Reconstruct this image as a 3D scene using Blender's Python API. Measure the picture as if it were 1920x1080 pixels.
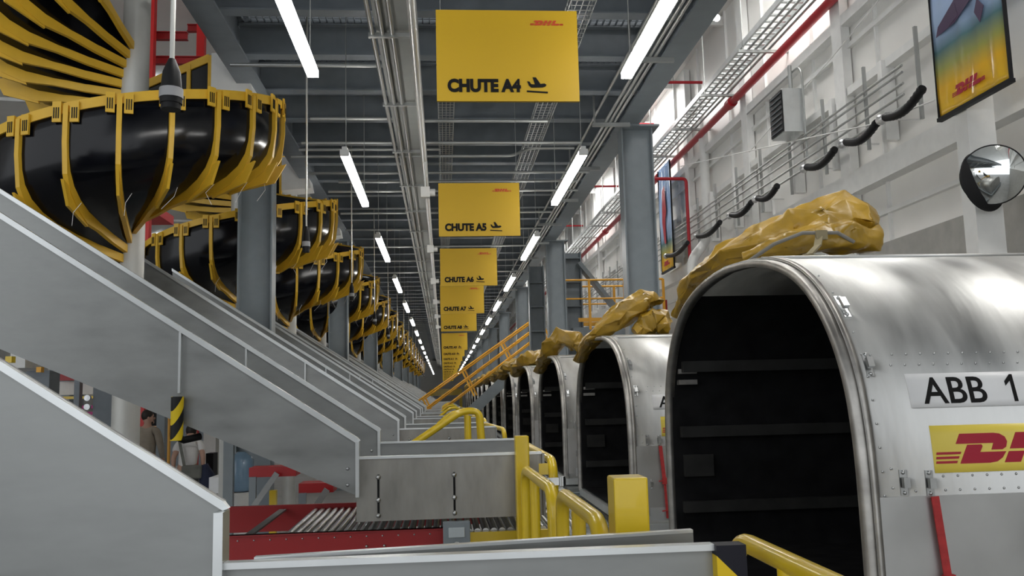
import bpy, math, random
from mathutils import Vector, Matrix, noise
for o in list(bpy.data.objects): bpy.data.objects.remove(o)
S = bpy.context.scene; col = S.collection
# ------------------------------------------------------------------ camera, world, exposure
P = 4.5            # pitch of the chutes, signs, lamps and containers
CZ = 2.0           # height of the camera
F = 1650.0; VX, VY, ROLL = 832.0, 745.0, 0.015
cam = bpy.data.objects.new('camera', bpy.data.cameras.new('camera')); col.objects.link(cam); S.camera = cam
cam.data.sensor_width = 36; cam.data.lens = F/1920*36; cam.data.clip_start = .02; cam.data.clip_end = 400
Yc = Vector((VX-960, -(VY-540), -F)).normalized(); u = Vector((-ROLL, 1, 0))
Zc = (u-u.dot(Yc)*Yc).normalized(); Xc = Yc.cross(Zc)
cam.matrix_world = Matrix(((Xc.x, Xc.y, Xc.z, 0), (Yc.x, Yc.y, Yc.z, 0), (Zc.x, Zc.y, Zc.z, CZ), (0, 0, 0, 1)))
def ray(px, py):
    c = Vector((px-960, 540-py, -F)); return Vector((Xc.dot(c), Yc.dot(c), Zc.dot(c)))
def at_y(px, py, d): r_ = ray(px, py); r_ = r_*(d/r_.y); return (r_.x, CZ+r_.z)      # x and height of a measured point at distance d
w = bpy.data.worlds.new('world'); S.world = w; w.use_nodes = True
w.node_tree.nodes['Background'].inputs[0].default_value = (.93, .965, 1, 1)
w.node_tree.nodes['Background'].inputs[1].default_value = 1.15
S.view_settings.view_transform = 'Standard'; S.view_settings.look = 'None'; S.view_settings.gamma = 1
S.view_settings.exposure = .35
def area(name, loc, sx, sy, power, rot=(0, 0, 0), c=(1, .98, .95)):
    l = bpy.data.lights.new(name, 'AREA'); l.shape = 'RECTANGLE'; l.size = sx; l.size_y = sy; l.energy = power; l.color = c
    o = bpy.data.objects.new(name, l); o.location = loc; o.rotation_euler = rot; col.objects.link(o); return o
for y in (4, 13.5, 23.5, 33, 47, 62): area('skylight_daylight', (4.6, y, CZ+8.05), 1.6, 2.4, 150)
for x, y in ((-8, 24), (-13, 34), (-9, 44), (-20, 30), (-16, 50), (-8, 8)): area('skylight_daylight', (x, y, CZ+8.4+(3-x)/48*3), 3.5, 3, 900)

# ------------------------------------------------------------------ materials
MC = {}
def mat(name, c, rough=.5, metal=0, emit=None, spec=None, noise_amt=0, nscale=6, bump=0, bscale=20, stretch=(1, 1, 1), rvar=0, coat=0):
    m = bpy.data.materials.new(name); m.use_nodes = True; nt = m.node_tree; b = nt.nodes['Principled BSDF']
    b.inputs['Base Color'].default_value = (*c, 1); b.inputs['Roughness'].default_value = rough; b.inputs['Metallic'].default_value = metal
    if coat: b.inputs['Coat Weight'].default_value = coat
    if spec is not None: b.inputs['Specular IOR Level'].default_value = spec
    if emit: b.inputs['Emission Color'].default_value = (*emit[0], 1); b.inputs['Emission Strength'].default_value = emit[1]
    tc = nt.nodes.new('ShaderNodeTexCoord'); mp = nt.nodes.new('ShaderNodeMapping'); mp.inputs['Scale'].default_value = stretch
    nt.links.new(tc.outputs['Object'], mp.inputs[0])
    n = nt.nodes.new('ShaderNodeTexNoise'); n.inputs['Scale'].default_value = nscale; n.inputs['Detail'].default_value = 5
    nt.links.new(mp.outputs[0], n.inputs['Vector'])
    mx = nt.nodes.new('ShaderNodeMix'); mx.data_type = 'RGBA'
    a = max(noise_amt, .04)
    mx.inputs['A'].default_value = (*[v*(1-a) for v in c], 1); mx.inputs['B'].default_value = (*[min(1, v*(1+a)) for v in c], 1)
    cr = nt.nodes.new('ShaderNodeMapRange'); cr.inputs[1].default_value = .3; cr.inputs[2].default_value = .7
    nt.links.new(n.outputs[0], cr.inputs[0]); nt.links.new(cr.outputs[0], mx.inputs['Factor']); nt.links.new(mx.outputs['Result'], b.inputs['Base Color'])
    if rvar:
        rr = nt.nodes.new('ShaderNodeMapRange'); rr.inputs[1].default_value = .3; rr.inputs[2].default_value = .7
        rr.inputs[3].default_value = rough-rvar; rr.inputs[4].default_value = rough+rvar
        nt.links.new(n.outputs[0], rr.inputs[0]); nt.links.new(rr.outputs[0], b.inputs['Roughness'])
    if bump:
        n2 = nt.nodes.new('ShaderNodeTexNoise'); n2.inputs['Scale'].default_value = bscale; n2.inputs['Detail'].default_value = 3
        nt.links.new(mp.outputs[0], n2.inputs['Vector'])
        bp = nt.nodes.new('ShaderNodeBump'); bp.inputs['Strength'].default_value = bump; bp.inputs['Distance'].default_value = .02
        nt.links.new(n2.outputs[0], bp.inputs['Height']); nt.links.new(bp.outputs[0], b.inputs['Normal'])
    MC[name] = m; return m
galv = mat('galvanized_sheet', (.285, .292, .286), .44, .65, noise_amt=.14, nscale=3.5, stretch=(1, 1, 2.5), rvar=.08, bump=.06, bscale=5)
galv2 = mat('galvanized_weathered', (.29, .28, .255), .4, .75, noise_amt=.22, nscale=5, stretch=(2, 2, .6), rvar=.1)
galvedge = mat('galvanized_edge', (.66, .68, .68), .34, .7, noise_amt=.06)
steel = mat('bare_steel', (.55, .56, .56), .28, 1, noise_amt=.15, nscale=12)
alu = mat('aluminium_sheet', (.58, .58, .565), .43, .93, noise_amt=.18, nscale=3.2, stretch=(2.2, .6, .5), rvar=.09, bump=.22, bscale=3)
alud = mat('aluminium_lower_sheet', (.56, .56, .55), .42, .85, noise_amt=.12, nscale=2.5, rvar=.08, bump=.05, bscale=4)
alurim = mat('dull_aluminium_rim', (.40, .385, .36), .42, .85, noise_amt=.25, nscale=9)
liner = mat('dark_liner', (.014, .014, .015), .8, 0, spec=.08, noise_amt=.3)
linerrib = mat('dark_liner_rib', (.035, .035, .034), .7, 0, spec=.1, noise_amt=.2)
black = mat('black_trough', (.003, .0035, .006), .17, 0, noise_amt=.3, nscale=4, rvar=.05, spec=.32)
blackm = mat('matte_black', (.008, .008, .009), .5, 0, spec=.25)
yel = mat('yellow_paint', (.80, .56, .02), .32, 0, noise_amt=.05, coat=.3)
rib_y = mat('rib_yellow', (.78, .47, .035), .42, 0, noise_amt=.06)
signy = mat('sign_yellow', (.57, .355, .012), .4, 0, noise_amt=.02, nscale=1)
oran = mat('orange_paint', (.82, .40, .03), .4, 0)
tarp = mat('yellow_tarpaulin', (.35, .21, .018), .34, 0, noise_amt=.28, nscale=5, bump=.35, bscale=9, rvar=.08)
strapm = mat('olive_webbing', (.26, .22, .13), .8)
grey = mat('grey_steel_paint', (.205, .235, .255), .42, 0, noise_amt=.06)
greyd = mat('dark_grey_steel_paint', (.19, .215, .24), .5, 0, noise_amt=.08)
deckm = mat('grey_deck_sheet', (.25, .28, .31), .5, .1, noise_amt=.08)
cond = mat('conduit_steel', (.42, .43, .42), .35, .6)
trunk = mat('grey_trunking', (.30, .31, .29), .45, .3)
white = mat('white_steel_paint', (.80, .80, .78), .45, 0, noise_amt=.03)
wallm = mat('white_wall_panel', (.86, .845, .81), .42, 0, noise_amt=.05, nscale=.8, bump=.12, bscale=.7)
conc = mat('concrete_panel', (.42, .41, .38), .8, 0, noise_amt=.08)
floorm = mat('grey_concrete_floor', (.33, .33, .32), .45, 0, noise_amt=.12, nscale=1.2)
red = mat('red_paint', (.36, .010, .012), .4, 0, noise_amt=.06)
redp = mat('red_pipe_paint', (.42, .01, .02), .35, 0)
logor = mat('logo_red', (.40, .008, .03), .45)
logored = mat('logo_orange_red', (.55, .06, .02), .45)
ink = mat('black_ink', (.006, .006, .006), .6, spec=.2)
labelw = mat('white_label', (.80, .80, .80), .4)
labely = mat('yellow_label', (.86, .68, .10), .4)
redstrap = mat('red_webbing', (.42, .03, .03), .7, noise_amt=.2, nscale=30)
lampm = mat('lamp_tube_glow', (1, 1, 1), .4, emit=((1, .985, .95), 22))
skyl = mat('skylight_glow', (1, 1, 1), .4, emit=((.93, .97, 1), 3))
mirror = mat('mirror_glass', (.75, .78, .78), .03, 1)
polem = mat('pole_grey', (.56, .56, .53), .4, .15)
skin = mat('skin', (.50, .30, .22), .5); hairm = mat('dark_hair', (.02, .014, .01), .6)
tan = mat('tan_jacket', (.34, .29, .23), .85, noise_amt=.1); tee = mat('white_tee', (.72, .70, .68), .8)
trous = mat('grey_trousers', (.13, .14, .13), .85); bagm = mat('grey_canvas_bag', (.15, .15, .13), .8, noise_amt=.2)
navy = mat('navy_cloth', (.015, .02, .05), .8)
jug = mat('blue_clear_plastic', (.25, .38, .52), .15, 0); plw = mat('white_plastic', (.72, .72, .70), .4)
mag = mat('magenta_plastic', (.45, .03, .2), .5); wood = mat('cardboard_panel', (.42, .30, .18), .8, noise_amt=.1)
green = mat('green_sign', (.02, .2, .1), .5); foil = mat('foil_tape', (.7, .7, .7), .3, .9, bump=.5, bscale=30)
def stripes(name, c1, c2, vec, freq):
    m = bpy.data.materials.new(name); m.use_nodes = True; nt = m.node_tree; b = nt.nodes['Principled BSDF']; b.inputs['Roughness'].default_value = .5; b.inputs['Specular IOR Level'].default_value = .25
    tc = nt.nodes.new('ShaderNodeTexCoord'); d = nt.nodes.new('ShaderNodeVectorMath'); d.operation = 'DOT_PRODUCT'; d.inputs[1].default_value = vec
    nt.links.new(tc.outputs['Object'], d.inputs[0])
    s = nt.nodes.new('ShaderNodeMath'); s.operation = 'MULTIPLY'; s.inputs[1].default_value = freq; nt.links.new(d.outputs['Value'], s.inputs[0])
    f = nt.nodes.new('ShaderNodeMath'); f.operation = 'FRACT'; nt.links.new(s.outputs[0], f.inputs[0])
    g = nt.nodes.new('ShaderNodeMath'); g.operation = 'GREATER_THAN'; g.inputs[1].default_value = .5; nt.links.new(f.outputs[0], g.inputs[0])
    mx = nt.nodes.new('ShaderNodeMix'); mx.data_type = 'RGBA'; mx.inputs['A'].default_value = (*c1, 1); mx.inputs['B'].default_value = (*c2, 1)
    nt.links.new(g.outputs[0], mx.inputs['Factor']); nt.links.new(mx.outputs['Result'], b.inputs['Base Color']); return m
hazard = stripes('hazard_foam', (.015, .015, .015), (.80, .58, .02), (.9, .9, -.75), 8.6)
hazcap = stripes('hazard_cap', (.012, .012, .02), (.80, .55, .02), (1, 0, 1), 4.255)

# ------------------------------------------------------------------ mesh helpers
class MB:
    def __init__(s): s.v = []; s.f = []; s.sm = []
    def add(s, vs, fs, smooth=False):
        n = len(s.v); s.v += [tuple(a) for a in vs]; s.f += [tuple(i+n for i in f) for f in fs]; s.sm += [smooth]*len(fs); return s
    def box(s, x0, x1, y0, y1, z0, z1):
        return s.add([(x, y, z) for x in (x0, x1) for y in (y0, y1) for z in (z0, z1)],
            [(0, 1, 3, 2), (4, 6, 7, 5), (0, 4, 5, 1), (2, 3, 7, 6), (0, 2, 6, 4), (1, 5, 7, 3)])
    def beam(s, a, b, wx, wz, up=(0, 0, 1)):          # rectangular bar from a to b
        a = Vector(a); b = Vector(b); d = (b-a).normalized(); r = d.cross(Vector(up))
        if r.length < 1e-4: r = Vector((1, 0, 0))
        r.normalize(); q = r.cross(d)
        vs = [c+r*i*wx/2+q*j*wz/2 for c in (a, b) for i in (-1, 1) for j in (-1, 1)]
        return s.add(vs, [(0, 1, 3, 2), (4, 6, 7, 5), (0, 4, 5, 1), (2, 3, 7, 6), (0, 2, 6, 4), (1, 5, 7, 3)])
    def tube(s, pts, r, n=10, caps=True, rad=None):
        pts = [Vector(p) for p in pts]; rings = []; prev = None
        for i, p in enumerate(pts):
            d = ((pts[min(i+1, len(pts)-1)]-pts[max(i-1, 0)])).normalized()
            if prev is None:
                h = Vector((0, 0, 1)) if abs(d.z) < .9 else Vector((1, 0, 0)); a = d.cross(h).normalized()
            else: a = (prev-d*prev.dot(d)).normalized()
            prev = a; b = d.cross(a); rr = rad[i] if rad else r
            rings.append([p+(a*math.cos(2*math.pi*k/n)+b*math.sin(2*math.pi*k/n))*rr for k in range(n)])
        vs = [v for R in rings for v in R]
        fs = [(i*n+k, i*n+(k+1) % n, (i+1)*n+(k+1) % n, (i+1)*n+k) for i in range(len(pts)-1) for k in range(n)]
        s.add(vs, fs, True)
        if caps:
            s.add(rings[0], [tuple(range(n))]); s.add(rings[-1], [tuple(range(n))[::-1]])
        return s
    def prism(s, poly, fn, t0, t1):                   # poly of 2D points, fn(u, v, t) -> xyz
        n = len(poly); vs = [fn(a, b, t) for t in (t0, t1) for a, b in poly]
        return s.add(vs, [tuple(range(n))[::-1], tuple(range(n, 2*n))]+[(i, (i+1) % n, n+(i+1) % n, n+i) for i in range(n)])
    def ball(s, c, r, sc=(1, 1, 1), n=8, m=6):
        vs = []; fs = []
        for i in range(m+1):
            for k in range(n):
                t = math.pi*i/m; a = 2*math.pi*k/n
                vs.append((c[0]+r*sc[0]*math.sin(t)*math.cos(a), c[1]+r*sc[1]*math.sin(t)*math.sin(a), c[2]+r*sc[2]*math.cos(t)))
        for i in range(m):
            for k in range(n): fs.append((i*n+k, i*n+(k+1) % n, (i+1)*n+(k+1) % n, (i+1)*n+k))
        return s.add(vs, fs, True)
    def ibeam(s, a, b, h, w_, t=.02, up=(0, 0, 1)):   # I section, bottom of section on the line a-b
        a = Vector(a); b = Vector(b); U = Vector(up)
        s.beam(a+U*t/2, b+U*t/2, w_, t, up); s.beam(a+U*(h-t/2), b+U*(h-t/2), w_, t, up); s.beam(a+U*h/2, b+U*h/2, t, h-2*t, up); return s
    def build(s, name, m, parent=None, bevel=0, solid=0, recalc=True):
        me = bpy.data.meshes.new(name); me.from_pydata(s.v, [], s.f); me.materials.append(m)
        me.polygons.foreach_set('use_smooth', s.sm)
        if recalc:
            import bmesh
            bm = bmesh.new(); bm.from_mesh(me); bmesh.ops.recalc_face_normals(bm, faces=bm.faces); bm.to_mesh(me); bm.free()
        me.update()
        o = bpy.data.objects.new(name, me); col.objects.link(o)
        if parent: o.parent = parent
        if bevel:
            b = o.modifiers.new('bevel', 'BEVEL'); b.width = bevel; b.segments = 2; b.limit_method = 'ANGLE'
        if solid:
            b = o.modifiers.new('solid', 'SOLIDIFY'); b.thickness = solid; b.offset = 0
        return o
def tag(o, label, cat, group=None):
    o['label'] = label; o['category'] = cat
    if group: o['group'] = group
    return o
def empty(name, loc=(0, 0, 0), rz=0):
    o = bpy.data.objects.new(name, None); col.objects.link(o); o.location = loc; o.rotation_euler = (0, 0, rz); o.empty_display_size = .1; return o
def struct(o): o['kind'] = 'structure'; return o
def copy_tree(o, parent=None):
    c = o.copy(); col.objects.link(c)
    if parent: c.parent = parent
    for ch in o.children: copy_tree(ch, c)
    return c
def fillet(pts, r, n=5):                              # round the corners of a polyline
    pts = [Vector(p) for p in pts]; out = [pts[0]]
    for i in range(1, len(pts)-1):
        a, b, c = pts[i-1], pts[i], pts[i+1]; d1 = (a-b); d2 = (c-b); q = min(r, d1.length*.48, d2.length*.48)
        p1 = b+d1.normalized()*q; p2 = b+d2.normalized()*q
        for k in range(n+1):
            t = k/n; out.append(p1*(1-t)**2+b*2*t*(1-t)+p2*t*t)
    return out+[pts[-1]]
def textmesh(txt, size, depth=.002, bold=0, name='lettering'):
    c = bpy.data.curves.new(name, 'FONT'); c.body = txt; c.size = size; c.extrude = depth; c.offset = bold; c.resolution_u = 4
    o = bpy.data.objects.new(name, c); col.objects.link(o)
    me = bpy.data.meshes.new_from_object(o.evaluated_get(bpy.context.evaluated_depsgraph_get()))
    bpy.data.objects.remove(o); me.name = name; return me
def meshobj(name, me, m, parent, loc=(0, 0, 0), rot=(0, 0, 0), scale=(1, 1, 1)):
    me.materials.clear(); me.materials.append(m)
    o = bpy.data.objects.new(name, me); col.objects.link(o); o.parent = parent; o.location = loc; o.rotation_euler = rot; o.scale = scale; return o
LOGO = [[(0, .66), (.18, 1), (1.4, 1), (1.62, .97), (1.8, .86), (1.86, .7), (1.8, .52), (1.65, .44), (1.26, .44), (1.36, .66)],
    [(.08, 0), (.41, .62), (.92, .62), (.95, .56), (.84, .37), (1.78, .37), (1.62, .16), (1.42, .04), (1.15, 0)],
    [(2.22, 1), (2.78, 1), (2.6, .62), (2.9, .62), (3.1, 1), (3.66, 1), (3.38, .46), (1.93, .46)],
    [(1.88, .37), (2.46, .37), (2.26, 0), (1.68, 0)], [(2.76, .37), (3.33, .37), (3.14, 0), (2.57, 0)],
    [(3.95, 1), (4.5, 1), (4.21, .45), (3.66, .45)], [(3.61, .37), (5.1, .37), (4.95, 0), (3.42, 0)]]
for i in range(3):
    LOGO.append([(-.78+.02*i-.0, .06+.15*i-.04), (-.0+.08*i-.04, .06+.15*i-.04), (.0+.08*i, .06+.15*i+.04), (-.76+.02*i, .06+.15*i+.04)])
    LOGO.append([(5.1+.05*i, .02+.13*i), (5.85, .02+.13*i), (5.85, .02+.13*i+.08), (5.14+.05*i, .02+.13*i+.08)])
PLANE = [[(0, .01), (1.25, -.07), (1.25, .03), (0, .11)], [(.11, .45), (.27, .29), (.95, .31), (1.13, .38), (1.18, .48), (1.07, .56), (.7, .52), (.40, .50), (.18, .52)],
    [(.36, .96), (.56, .95), (.84, .50), (.5, .48)], [(.03, .70), (.17, .68), (.29, .48), (.13, .44)]]
def polys(name, plist, fn, m, parent, t0, t1):
    mb = MB()
    for p in plist: mb.prism(p, fn, t0, t1)
    return mb.build(name, m, parent)

# ------------------------------------------------------------------ setting
struct(MB().box(-45, 7.2, -8, 106, -.2, 0).build('floor', floorm))
XW = 6.2
r = lambda v: CZ+v*XW*{.339: .934, .343: .934, .345: .934, .50: .92, .52: .94, .56: .95, .745: .955}.get(v, 1)
struct(MB().box(XW, XW+.2, -8, 106, r(.339), CZ+8.3).build('wall_right', wallm))
struct(MB().box(XW-.12, XW+.2, -8, 106, 0, r(.339)).build('wall_lower_right', conc))
t1 = MB()
for a, h, d in ((5.56, .16, .16), (5.13, .07, .07), (4.43, .12, .14), (2.43, .06, .07), (1.99, .05, .06)): t1.box(XW-d, XW+.02, -6, 104, CZ+a-h, CZ+a)
struct(t1.build('trim_1', white))
t2 = MB(); t2.box(XW-.2, XW+.02, -6, 104, CZ+2.81, CZ+3.13)
struct(t2.build('trim_2', white))
t3 = MB()
for k in range(44): t3.box(XW-.05, XW+.02, 1+k*P*.465, 1.04+k*P*.465, r(.345), CZ+8.4)
struct(t3.build('trim_3', white))
struct(MB().box(-45, XW+.2, 104, 104.3, 0, CZ+9).build('wall_far', wallm))
struct(MB().box(-45, -44.7, -8, 104, 0, CZ+13).build('wall_left', wallm))
rf = MB(); rf.box(3.0, XW+.2, -8, 104, CZ+8.15, CZ+8.3)
struct(rf.build('ceiling', wallm))
struct(MB().add([(-45, -8, CZ+11.5), (3.0, -8, CZ+8.2), (3.0, 104, CZ+8.2), (-45, 104, CZ+11.5), (-45, -8, CZ+11.7), (3.0, -8, CZ+8.7), (3.0, 104, CZ+8.7), (-45, 104, CZ+11.7)],
    [(0, 1, 2, 3), (4, 7, 6, 5), (0, 4, 5, 1), (1, 5, 6, 2), (2, 6, 7, 3), (3, 7, 4, 0)]).build('ceiling_left', wallm))
n = 0
for k, y in enumerate((12.3, 22.3, 31.8, 45.8, 60.8)):
    struct(MB().box(4.2, 5.8, y, y+2.4, CZ+8.08, CZ+8.14).build('window_%d' % (k+1), skyl))
for k, (x, y) in enumerate(((-8, 24), (-13, 34), (-9, 44), (-20, 30), (-16, 50))):
    z = CZ+8.5+(3-x)/48*3.0-.25
    struct(MB().box(x, x+3.5, y, y+2.2, z-.1, z-.05).build('window_%d' % (k+6), skyl))
rp = MB()
for k in range(26):
    y = 2+k*4.0; rp.beam((3.0, y, CZ+8.02), (XW, y, CZ+8.02), .1, .2)
rp.beam((3.6, -5, CZ+7.8), (3.6, 104, CZ+7.8), .08, .12)
struct(rp.build('trim_4', white))
# wall columns
ws = MB(); ws.box(.12, .25, -.13, .13, 0, CZ+7.9).box(.10, .12, -.16, .16, 0, CZ+7.9)
for k in range(18):
    y = 12.4+4.15*k
    if k == 0: wc = ws.build('wall_column', white); o = wc; 
    else: o = wc.copy(); col.objects.link(o)
    o.location = (XW-.27, y, 0)
    lab = ['white wall column behind the wall heater end, nearest one past the mirror', 'white wall column just beyond the box heater', 'white wall column beside the distant banner'][k] if k < 3 else 'white wall column far down the right wall'
    tag(o, lab, 'column', 'white columns along the right wall')

# mezzanine: joists, edge beams, deck, gratings
ZB = CZ+.816*P
XL, XR = -2.2, 2.60
for nm, x, lab in (('edge_beam', XL, 'dark grey edge beam carrying the left side of the mezzanine'), ('edge_beam', XR, 'grey edge beam carrying the right side of the mezzanine')):
    e = empty(nm, (x, -3, ZB)); tag(e, lab, 'beam')
    MB().ibeam((0, 0, 0), (0, 104, 0), .55, .28, .025).build('beam', grey if x > 0 else greyd, e)
    b = MB()
    for k in range(80):
        y = .3+k*P*.25
        for j in range(4):
            b.ball((-.03 if x > 0 else .03, y, .12+.1*j), .022, n=6, m=4)
    b.build('bolts', blackm, e)['kind'] = 'stuff'
G = {7: 1, 8: 1, 10: 1, 13: 1, 17: 1}
jm = MB().ibeam((XL+.03, 0, 0), (XR-.03, 0, 0), .36, .16, .018)
bs = None
for k in range(76):
    y = (.35+.25*k)*P
    if bs is None: bs = jm.build('ceiling_joist', greyd); o = bs
    else: o = bs.copy(); col.objects.link(o)
    o.location = (0, y, ZB+.08)
    tag(o, 'dark grey cross joist under the mezzanine deck, one of the even row', 'joist', 'cross joists under the mezzanine')
zd = ZB+.46
openings = [8.95/P, 10.2/P, 12.45/P, 14.7/P]; owid = [.46, .34, .34, .34]
ys = [-3.0]; segs = []
for a, wd in zip(openings, owid): segs.append((ys[-1], a*P)); ys.append(a*P+wd)
segs.append((ys[-1], 100.))
dk = MB()
for a, b in segs:
    dk.box(XL-.1, XR+.1, a, b, zd, zd+.08)
    xx = XL
    while xx < XR-.05:                                 # corrugation ribs run along the aisle
        dk.box(xx, xx+.06, a, b, zd-.035, zd+.005); xx += .12
struct(dk.build('ceiling_deck', deckm))
for i, a in enumerate(openings):
    g = MB(); y0 = a*P; y1 = y0+owid[i]
    x = XL
    while x < XR: g.box(x, x+.01, y0, y1, zd, zd+.03); x += .075
    for j in range(int(owid[i]/.1)+1): g.box(XL, XR, y0+j*.1, y0+j*.1+.012, zd+.028, zd+.036)
    tag(g.build('floor_grating', greyd), ['steel floor grating strip in the mezzanine deck nearest the camera', 'second steel floor grating strip in the mezzanine deck', 'third steel floor grating strip in the deck, above the first hanging lamps', 'farthest steel floor grating strip in the mezzanine deck'][i], 'grating')
# mezzanine upper rail / stored things above left, bracing at left edge
def column(x, y, lab, ribs=False, flip=1):
    e = empty('steel_column', (x, y, 0)); tag(e, lab, 'column', 'grey steel columns under the mezzanine')
    m = MB(); m.box(-.2, .2, -.02, .02, 0, ZB)
    m.box(-.22, -.2, -.13, .13, 0, ZB); m.box(.2, .22, -.13, .13, 0, ZB)
    m.build('shaft', grey, e)
    MB().box(-.3, .3, -.25, .25, 0, .03).build('base_plate', grey, e)
    MB().box(-.3, .3, -.22, .22, ZB-.03, ZB-.004).build('cap_plate', grey, e)
    b = MB()
    for i in (-1, 1):
        for j in (-1, 1): b.tube([(i*.24, j*.2, .03), (i*.24, j*.2, .08)], .018, 6)
    b.build('anchor_bolts', steel, e)
    return e
c0 = column(-2.39, 11.5, 'grey steel column on the left, nearest, between the first and second spiral chutes')
for k in range(9):
    y = (2.62+2*k)*P
    for s, x in ((0, -2.39), (1, 2.72)):
        if k == 0 and s == 0: continue
        o = copy_tree(c0); o.location = (x, y if s else 11.5+9*k, 0)
        L = 'grey steel column on the left, seen past the second spiral chute' if (s == 0 and k == 1) else ('tall grey steel column on the right, rising behind the second container' if (s == 1 and k == 0) else
            ('grey steel column on the right between the crossover stair towers' if (s == 1 and k == 1) else ('slender distant grey column in the left row among the spirals' if s == 0 else 'slender distant grey column in the right row behind containers')))
        o['label'] = L

# ------------------------------------------------------------------ centre trunking, conduits, trays
def Z(v): return CZ+v*P
tk = empty('cable_trunking', (0, 0, 0)); tag(tk, 'long grey cable trunking with strapped conduits left of the hanging signs', 'trunking')
MB().box(-.125*P, -.055*P, -2, 98, Z(.735), Z(.735)+.1).build('trough', trunk, tk)
for i, x in enumerate((-.132, -.112, -.092)):
    MB().tube([(x*P, -2, Z(.735)-.03), (x*P, 97, Z(.735)-.03)], .022, 8).build('conduit', cond, tk)
for k in range(50):
    if k == 0: cl = MB().box(-.14*P, -.045*P, -.02, .02, Z(.735)-.06, Z(.735)-.02).build('clamp_bar', cond, tk); o = cl
    else: o = cl.copy(); col.objects.link(o)
    o.location = (0, 2+k*1.9, 0)
tag(MB().tube([(-.047*P, -2, Z(.70)), (-.047*P, 97, Z(.70))], .04, 10).build('overhead_pipe', mat('pale_pipe', (.62, .62, .6), .3, .4)), 'pale steel pipe running beside the cable trunking above the aisle', 'pipe')
cc = 0
for i, (d, x0, x1, z) in enumerate([(2.0, -.48, -.05, .775), (2.35, -.35, -.06, .76), (2.36, -.05, .3, .757), (2.52, -.40, .42, .742), (2.60, -.42, .0, .745), (2.64, -.45, .40, .735), (2.86, -.44, .5, .74), (3.0, -.35, .48, .745), (3.12, -.4, .5, .74), (3.5, -.4, .45, .74), (3.85, -.42, .45, .74), (4.3, -.42, .45, .74), (4.75, -.42, .45, .74), (5.2, -.42, .45, .74)]):
    pts = [(x0*P, d*P, Z(z)), (x1*P, d*P, Z(z))]
    if i == 5: pts = fillet([(x0*P, d*P, Z(z)), (.22*P, d*P, Z(z)), (.28*P, d*P+.1, Z(z)+.14), (.42*P, d*P+.1, Z(z)+.14)], .1)
    o = MB().tube(pts, .022, 8).build('cross_conduit', cond)
    tag(o, ['steel cross conduit below the nearest ceiling grating', 'short steel conduit ending at the cable trunking, behind the biggest sign', 'short steel conduit right of the trunking, behind the biggest sign', 'steel cross conduit just under the biggest sign', 'steel cross conduit on the left ending at the centre line', 'steel conduit with an upward jog at its right end'][i] if i < 6 else 'thin steel cross conduit under the joists beyond the biggest sign', 'conduit', 'cross conduits under the joists')
def wire_tray(x, w_, lab, y0, y1):
    m = MB(); z = Z(.765)
    for i in range(5): m.box((x-w_/2+w_*i/4)*P-.004, (x-w_/2+w_*i/4)*P+.004, y0, y1, z-.004, z+.004)
    for sx in (-1, 1): m.box((x+sx*w_/2)*P-.004, (x+sx*w_/2)*P+.004, y0, y1, z+.07, z+.078)
    y = y0
    while y < y1:
        m.box((x-w_/2)*P, (x+w_/2)*P, y, y+.008, z-.008, z)
        for sx in (-1, 1): m.box((x+sx*w_/2)*P-.004, (x+sx*w_/2)*P+.004, y, y+.008, z, z+.075)
        y += .1
    tag(m.build('wire_cable_tray', cond), lab, 'cable tray')
wire_tray(.018, .042, 'steel wire mesh cable tray directly above the hanging signs', 2.2*P, 9*P)
wire_tray(.285, .05, 'steel wire mesh cable tray between the signs and the right lamp row', 1.6*P, 9*P)
# cabling along the right edge beam
hb = empty('conduit_rack', (0, 0, 0)); tag(hb, 'bundle of conduits on strut brackets along the right edge beam', 'conduit rack')
for i, (dx, dz) in enumerate(((-.42, -.12), (-.36, -.12), (-.30, -.12), (-.50, .06))):
    MB().tube([(XR+dx, -2, ZB+dz), (XR+dx, 95, ZB+dz)], .02, 8).build('conduit', cond, hb)
for k in range(34):
    if k == 0: st = MB().box(XR-.6, XR-.1, -.02, .02, ZB-.19, ZB-.14).box(XR-.58, XR-.56, -.02, .02, ZB-.16, ZB+.44).build('strut', cond, hb); o = st
    else: o = st.copy(); col.objects.link(o)
    o.location = (0, 2.1+k*2.25, 0)
# junction boxes / small speakers on the centre pipe
jb = MB().box(-.06, .06, -.05, .05, -.07, .07).tube([(.06, 0, 0), (.13, 0, 0)], .05, 10).tube([(0, 0, .07), (0, 0, .1*P-.03)], .012, 8).build('junction_box', plw)
for k in range(6):
    o = jb if k == 0 else jb.copy()
    if k: col.objects.link(o)
    o.location = (-.045*P, (2.3+1.05*k)*P+.4, Z(.70)-.30-.12*0) if k else (-.045*P, 2.55*P, Z(.60))
    if k: o.location = (-.045*P, (2.55+1.0*k)*P, Z(.60))
    tag(o, 'white junction box left of the CHUTE A5 sign, nearest on the drop pipe' if k == 0 else 'small white junction box hung beside the sign row farther away', 'junction box', 'junction boxes beside the signs')

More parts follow.
